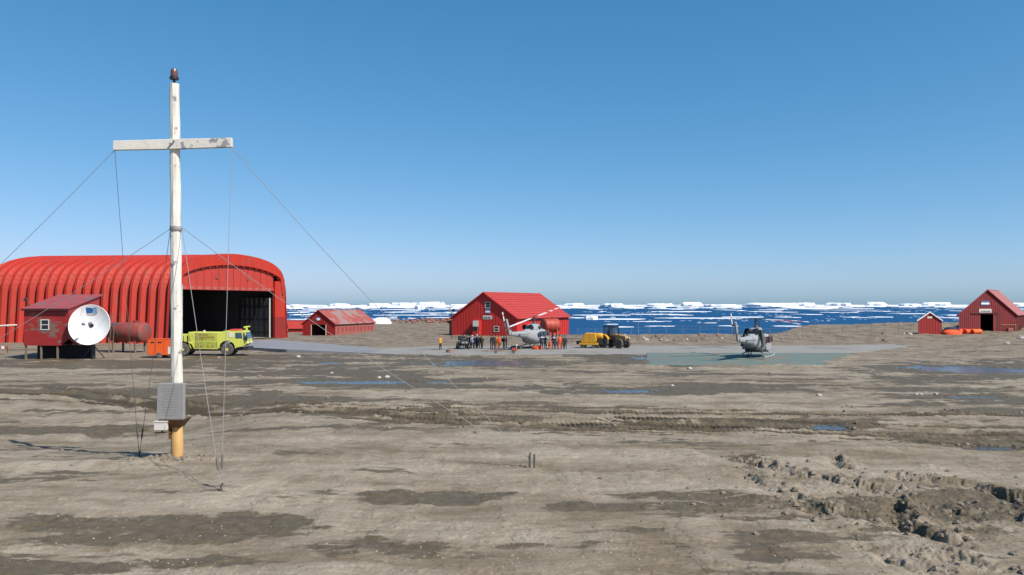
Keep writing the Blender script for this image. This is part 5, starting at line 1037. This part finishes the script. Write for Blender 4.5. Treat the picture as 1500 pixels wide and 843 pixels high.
def person(u, v, lab, jacket, trousers, pose=0, rz=0, cap=None, hgt=1.0, dY=0, hood=None, pack=False):
    c = gp(u, v, .05); Y_ = c.y + dY; X_ = (u - CX) / F * Y_
    t = thing('person', lab, 'person', (X_, Y_, .05 if v < 522 else tz(X_, Y_)), R(rz), 'people gathered around the helicopter'); t.scale = (hgt,) * 3
    o = bpy.data.objects.new('body', POSES[pose]); COL.objects.link(o); o.parent = t
    for i, m in enumerate((CL[jacket], CL[trousers], M['skin'], M['black'])): o.material_slots[i].link = 'OBJECT'; o.material_slots[i].material = m
    lean = (.02, .04, .03, .16)[pose]; hz = .93 if pose != 3 else .55; hy = -lean * 1.15 - .015; dz = hz + .80 - .86
    b = MB(); b.rings([[(r * math.cos(a), hy + .012 + r * 1.15 * math.sin(a), z + hz) for a in [2 * math.pi * k / 12 for k in range(12)]] for z, r in ((.785, .098), (.83, .104), (.87, .092), (.90, .058), (.91, .01))]); b.build('hair' if not cap else 'cap', CL[cap] if cap else M['hair'], t, True)
    f = MB(); f.prism([(-.016, hy - .095, hz + .725), (.016, hy - .095, hz + .725), (0, hy - .092, hz + .775)], (0, -.03, -.004)); f.box(-.028, .028, hy - .108, hy - .090, hz + .683, hz + .694, 1)
    for s in (-1, 1): f.box(s * .034 - .012, s * .034 + .012, hy - .108, hy - .088, hz + .762, hz + .776, 1); f.box(s * .092 - .01, s * .092 + .01, hy - .015, hy + .025, hz + .72, hz + .79)
    f.build('face', [M['skin'], M['hair']], t)
    if hood: b = MB(); b.rings([[(r * math.cos(a), .05 + r * .8 * math.sin(a), z + hz) for a in [2 * math.pi * k / 10 for k in range(10)]] for z, r in ((.53, .15), (.60, .14), (.66, .11))]); b.build('hood', CL[hood], t, True)
    if pack: b = MB(); b.box(-.16, .16, .10, .30, hz + .05, hz + .52); b.build('backpack', CL['black'], t, False, .05)
    return t
person(645, 512.5, 'person in a yellow jacket standing apart at the left of the apron', 'yellow', 'black', 0, 60, 'amber', 1.0)
person(680, 511, 'person in dark clothes and pale cap standing close behind the black quad', 'navy', 'black', 2, 20, 'paleblue', 1.0, .9)
person(688, 511, 'person in black standing just right of the black quad', 'black', 'black', 0, 170, None, 1.0, .6)
person(692, 511, 'person in pale blue jacket and navy trousers in the left group', 'paleblue', 'navy', 0, 200, 'white', .98, .3)
person(696, 511.3, 'person in navy coat next to the pale blue jacket', 'navy', 'navy', 2, 180)
person(701, 511.5, 'striding person in black clothes in the left group', 'black', 'black', 1, 90, None, 1.03)
person(706, 511.5, 'person in olive green clothes at the right end of left group', 'olive', 'olive', 0, 150, 'olive', .98)
person(719, 511.5, 'person in navy with arms forward, left of the amber jacket', 'navy', 'navy', 2, 100, None, 1.02)
person(723, 512, 'tall person in black standing before the amber jacket', 'black', 'black', 0, 190, None, 1.08)
person(727, 511, 'person in an amber jacket in the middle group', 'amber', 'amber', 0, 160, None, 1.0, .6)
person(731, 512, 'person in full orange overalls in the middle group', 'orange', 'orange', 0, 170, 'red', 1.0)
person(738, 511.8, 'person in black with a backpack by the helicopter tail', 'black', 'black', 2, 70, None, 1.02, 0, None, True)
person(793.5, 512, 'person in navy with white hood facing the helicopter nose', 'navy', 'navy', 0, 190, None, 1.05, -.6, 'white')
person(804, 512, 'crouching person in orange overalls beside the helicopter', 'orange', 'orange', 3, 80, 'orange', 1.0, -.3)
person(811, 511.8, 'person in navy with pale collar right of the crouching one', 'navy', 'navy', 2, 170, None, 1.0, 0, 'white')
person(820, 512, 'person in bright orange overalls at the right of helicopter', 'orange', 'orange', 0, 185, None, 1.06)
person(828, 511.8, 'rightmost person in dark clothes beside the orange overalls', 'navy', 'black', 0, 210, None, 1.0)

person(684, 511, 'person in black bending over behind the quad luggage box', 'black', 'navy', 2, 250, None, 1.02, 1.2)
person(690, 510.5, 'person in grey parka half hidden at the back of left group', 'grey', 'black', 0, 160, 'black', 1.0, 1.6)
person(698.5, 510.8, 'person in navy with white cap behind the striding one', 'navy', 'black', 0, 120, 'white', 1.0, 1.1)
person(704, 510.8, 'person in black beside the olive green one', 'black', 'navy', 1, 220, None, 1.0, .8)
person(741.5, 511, 'person in navy partly behind the one with the backpack', 'navy', 'black', 0, 100, None, .98, 1.2)
person(799, 511.5, 'person in black with red cap between navy hood and crouching one', 'black', 'black', 2, 150, 'red', 1.0, .4)
person(815.5, 511.3, 'person in grey behind the orange overalls at the nose', 'grey', 'navy', 0, 200, None, 1.0, .9)
person(824, 511.5, 'person in black between orange overalls and rightmost person', 'black', 'black', 2, 190, None, .98, .5)

# black quad-type utility vehicle
c = gp(678, 511.5, .05); uq = thing('utility_quad', 'black open utility quad with thick tyres among the left group', 'quad bike', (c.x, c.y + .3, .05), R(-75))
for x in (-.75, .75):
    for y in (-.62, .62): wheel(uq, x, y, .34, .3, 'blackmetal', True)
b = MB(); b.prism([(x, -.5, z) for x, z in ((-1.15, .45), (1.1, .45), (1.3, .7), (1.1, 1.05), (.45, 1.12), (.2, .8), (-.35, .8), (-.45, 1.0), (-1.15, 1.0))], (0, 1.0, 0)); qb = b.build('body', M['blackmetal'], uq, False, .05)
for x in (-.8, .8): b = MB(); b.box(x - .5, x + .5, -.78, .78, .80, .86); b.build('mudguard', M['blackmetal'], uq, False, .02)
b = MB(); b.box(-.5, .25, -.28, .28, .98, 1.12); b.build('seat', M['black'], uq, False, .04)
b = MB(); b.tube([(.45, 0, 1.0), (.3, 0, 1.3)], .04, 6); b.tube([(.25, -.4, 1.32), (.32, 0, 1.3), (.25, .4, 1.32)], .03, 6); b.build('handlebar', M['blackmetal'], uq)
for y in (-.25, .25): b = MB(); b.lathe([(.09, 0), (.09, .05)], (1.26, y, .85), (1, 0, .2), 10); b.build('headlight', M['grey'], uq)
for x0, x1 in ((-1.2, -.5), (.55, 1.15)):
    b = MB()
    for y in (-.45, -.15, .15, .45): b.bar((x0, y, 1.14), (x1, y, 1.14), .03)
    for x in (x0, x1): b.bar((x, -.48, 1.14), (x, .48, 1.14), .03)
    b.build('rack', M['blackmetal'], uq)
b = MB(); b.box(-1.15, -.55, -.45, .45, 1.16, 1.7); b.build('luggage_box', M['black'], uq, False, .06)

# red tow bar on small wheels in front of the helicopter
c = gp(738, 517.5, .05); tb = thing('tow_bar', 'red tow bar with small wheels lying before the crowded helicopter', 'tow bar', (c.x, c.y, .05), R(4))
b = MB(); b.tube([(-2.0, 0, .22), (2.0, 0, .26)], .05, 8); b.build('bar', M['tan'], tb)
b = MB(); b.bar((-2.0, -.35, .2), (-2.0, .35, .2), .07); b.bar((-2.0, 0, .22), (-2.6, .2, .2), .05); b.build('fork', M['redtank'], tb)
for x in (-1.0, 1.2):
    for y in (-.3, .3): wheel(tb, x, y, .17, .1, 'redtank')
b = MB(); b.box(1.0, 1.55, -.3, .3, .3, .62); b.build('hydraulic_box', M['redtank'], tb, False, .03); b = MB(); b.tube([(1.5, 0, .5), (1.6, 0, .95)], .04, 6); b.box(1.52, 1.68, -.1, .1, .9, 1.05); b.build('grip', M['white'], tb)
# black ground wheels and orange cover by the helicopter skids
c = gp(757, 511.5, .05); dl = thing('handling_dolly', 'low black handling dolly under the tail of the crowded helicopter', 'dolly', (c.x, c.y - .2, .05), R(3))
b = MB(); b.box(-.75, .75, -.3, .3, .18, .42); b.build('deck', M['black'], dl, False, .05)
for x in (-.6, .55):
    for y in (-.28, .28): wheel(dl, x, y, .2, .12, 'blackmetal')
c = gp(787, 511.5, .05); b = MB(); b.rings([[(.75 * q * math.cos(a) * (1 + .12 * math.sin(3 * a)), .4 * q * math.sin(a), z) for a in [2 * math.pi * k / 12 for k in range(12)]] for z, q in ((0, .9), (.2, 1), (.4, .8), (.5, .2))]); tag(b.build('engine_cover', CL['orange'], None, True, 0, (c.x, c.y - .9, .05)), 'crumpled orange cover lying below the helicopter nose', 'cover')
# bits at the left edge
c = gp(2, 519); br = thing('striped_barrier', 'red and white striped barrier at the left picture edge', 'barrier', (c.x, c.y, tz(c.x, c.y)))
for k in range(4): b = MB(); b.box(-.8 + k * .4, -.8 + k * .4 + .398, -.06, .06, .65, .95); b.build('board', M['redtank' if k % 2 else 'white'], br)
for x in (-.6, .6): b = MB(); b.bar((x, -.35, 0), (x, 0, .95), .07); b.bar((x, .35, 0), (x, 0, .95), .07); b.build('leg', M['wood'], br)
c = at(3, 477, 116); b = MB(); b.tube([(c.x - 3, c.y, c.z - .3), (c.x + .9, c.y, c.z)], .14, 10); b.tube([(c.x + .75, c.y, c.z), (c.x + .75, c.y + 2.2, c.z)], .12, 8); tag(b.build('vent_pipe', M['cream'], None, True), 'pale pipe leaving the hangar wall at the left edge', 'pipe')
# low rack with timber right of the central house
c = at(838, 499, 122); tk = thing('timber_rack', 'low rack of weathered timber right of the central house', 'timber rack', (c.x, c.y, tz(c.x, c.y)), R(-4))
for k in range(5): b = MB(); b.box(-3.2, 3.2, -.5 + k * .22, -.5 + k * .22 + .18, .35 + .03 * (k % 2), .52 + .03 * (k % 2)); b.build('plank', M['wood'], tk)
for x in (-2.6, 0, 2.6): b = MB(); b.box(x - .1, x + .1, -.5, .55, -.1, .345); b.build('bearer', M['wood'], tk)

# ------------------------------------------------------------------ stones, clods
def lump(mb, x, y, z, r, rn, flat=.7, n=7):
    rs = []
    for h, q in ((-.5, .7), (.0, 1), (.55, .75), (.9, .3)): rs.append([(x + r * q * math.cos(a) * rn.uniform(.7, 1.25), y + r * q * math.sin(a) * rn.uniform(.7, 1.25), z + r * flat * h * rn.uniform(.8, 1.2)) for a in [2 * math.pi * k / n + rn.uniform(-.2, .2) for k in range(n)]])
    mb.rings(rs)
rn = random.Random(21)
STONES = [(1010, 541, 5, 'pale'), (1200, 580, 6, 'pale'), (437, 524, 5, 'pale'), (486, 548, 3.5, 'pale'), (1342, 578, 4, 'pale'), (1349, 578, 3.5, 'pale'), (1371, 578, 4, 'pale'), (712, 556, 5, 'brown'), (1128, 549, 4.5, 'brown'), (830, 534, 3, 'brown'), (762, 633, 4, 'brown'), (1495, 500, 8, 'pale'), (1475, 505, 6, 'pale'),
          (567, 554, 6, 'pale'), (555, 555, 5, 'pale'), (595, 574, 4, 'brown'), (380, 553, 6, 'brown'), (320, 526, 6, 'brown'), (105, 685, 3, 'brown'), (163, 757, 4, 'brown'), (870, 742, 3, 'brown'), (1058, 606, 3, 'brown'), (940, 765, 3, 'brown'), (660, 517, 12, 'brown'), (480, 584, 4, 'brown'), (90, 641, 5, 'brown'), (915, 646, 3, 'brown'), (985, 566, 4, 'pale')]
near_of = ['beside the teal helipad edge', 'in the middle of the right mud flat', 'just below the hangar ramp', 'on the wet strip left of the long puddle', 'leftmost of the pair by the dark streak on the right', 'right one of the pair by the dark streak', 'alone right of the stone pair on the right', 'by the right end of the long puddle', 'below the right half of the helipad', 'on the mud in front of the tractor',
           'just beyond the right guy wire anchor', 'at the right edge below the plank shed', 'left of the edge stones below the plank shed', 'right one on the rim of the long puddle', 'left one on the rim of the long puddle', 'below the long puddle near its right end', 'dark one right of the cross at mid distance', 'in front of the fire truck rear wheels', 'left of the cross shadow', 'at the lower left of the foreground', 'small one right of the foreground centre', 'near the dry middle of the mud flat', 'small one in the right foreground', 'in a low heap at the apron edge below the yellow jacket', 'above the tyre tracks left of centre', 'on the left mud flat level with the plaque', 'just right of the tyre track bend', 'between helipad and small blue puddle']
for (u, v, s, k), nn in zip(STONES, near_of):
    c = gp(u, v); r = s / F * c.y * .75; mb = MB(); lump(mb, 0, 0, 0, r, rn, .75, 9); z = tz(c.x, c.y)
    tag(mb.build('stone', M['rockpale' if k == 'pale' else 'rock'], None, False, 0, (c.x, c.y, z + r * .15)), ('pale' if k == 'pale' else 'brown') + ' stone lying ' + nn, 'stone', 'loose stones on the mud')
for k in range(62):                                        # reddish boulders along the far left shore
    u = 545 + 120 * rn.random() ** .8; red = u > 590; v = rn.uniform(468.5, 474.5); Y_ = rn.uniform(238, 258); X_ = (u - CX) / F * Y_; r = rn.uniform(.35, 1.0) * (1.25 if u > 622 else .85)
    mb = MB(); lump(mb, 0, 0, 0, r, rn, .8, 8); tag(mb.build('boulder', M['rockred' if red and rn.random() < .75 else 'rock' if rn.random() < .6 else 'rockpale'], None, False, 0, (X_, Y_, tz(X_, Y_) + r * .25)), 'boulder in the reddish rock line on the far shore left of the central house', 'boulder', 'boulders on the far left shore')
for k in range(46):                                        # rocks of the shore strip beyond the apron
    u = rn.choice([rn.uniform(930, 1065), rn.uniform(840, 1340)]); Y_ = rn.uniform(124, 143); X_ = (u - CX) / F * Y_; r = rn.uniform(.15, .5)
    mb = MB(); lump(mb, 0, 0, 0, r, rn, .7, 8); tag(mb.build('boulder', M['rock' if rn.random() < .6 else 'rockpale'], None, False, 0, (X_, Y_, tz(X_, Y_) + r * .1)), 'low boulder on the rough brown shore strip behind the helipad', 'boulder', 'boulders on the shore strip')
c = at(559, 471, 236); mb = MB(); mb.rings([[(3.0 * q * math.cos(a) * (1 + .12 * math.sin(2 * a + z)), 2 * q * math.sin(a), z * (1 + .18 * math.cos(a * 2))) for a in [2 * math.pi * k / 16 for k in range(16)]] for z, q in ((-.3, 1), (.5, .95), (1.1, .75), (1.5, .5), (1.65, .1))]); tag(mb.build('snow_bank', M['snow'], None, True, 0, (c.x, c.y, tz(c.x, c.y))), 'rounded white snow bank right of the long faded shed', 'snow bank')

cl = MB(); gv_ = MB()
def jit(s): return rn.gauss(0, s)
px_, py_ = [], []
for pl, dp in RUTS:
    for i in range(len(pl) - 1):
        L_ = math.hypot(pl[i + 1][0] - pl[i][0], pl[i + 1][1] - pl[i][1])
        for k in range(int(L_ * 11 * (dp / .25))):
            t = rn.random(); px_.append(pl[i][0] + (pl[i + 1][0] - pl[i][0]) * t + jit(.28)); py_.append(pl[i][1] + (pl[i + 1][1] - pl[i][1]) * t + jit(.30))
C_ = gp(1310, 745)
for k in range(260): px_.append(C_.x + jit(3.2)); py_.append(C_.y + jit(2.6))
for k in range(140): px_.append(X0c + jit(.9)); py_.append(Y0c - .35 + jit(.35))
for k in range(300): a = gp(rn.uniform(300, 1500), rn.uniform(596, 640)); px_.append(a.x); py_.append(a.y)
zz = terrain(np.array(px_), np.array(py_))
for x, y, z in zip(px_, py_, zz): r = .022 + .105 * rn.random() ** 3.2; lump(cl, x, y, z, r * 1.15, rn, .75, 6)
tag(cl.build('mud_clods', M['clod']), 'dark crumbled mud clods strewn along the ruts', 'mud clods', kind='stuff')
px_, py_ = [], []
for k in range(2400):
    v = 590 + 270 * rn.random() ** .8; u = rn.uniform(-40, 1540); a = gp(u, v)
    if fbm(np.array([a.x / 3]), np.array([a.y / 3]), 2, 7)[0] > -.08: px_.append(a.x); py_.append(a.y)
zz = terrain(np.array(px_), np.array(py_))
for x, y, z in zip(px_, py_, zz): lump(gv_, x, y, z, .012 + .032 * rn.random() ** 3, rn, .6, 6)
tag(gv_.build('gravel', M['grit']), 'small pale stones and grit scattered over the mud', 'gravel', kind='stuff')
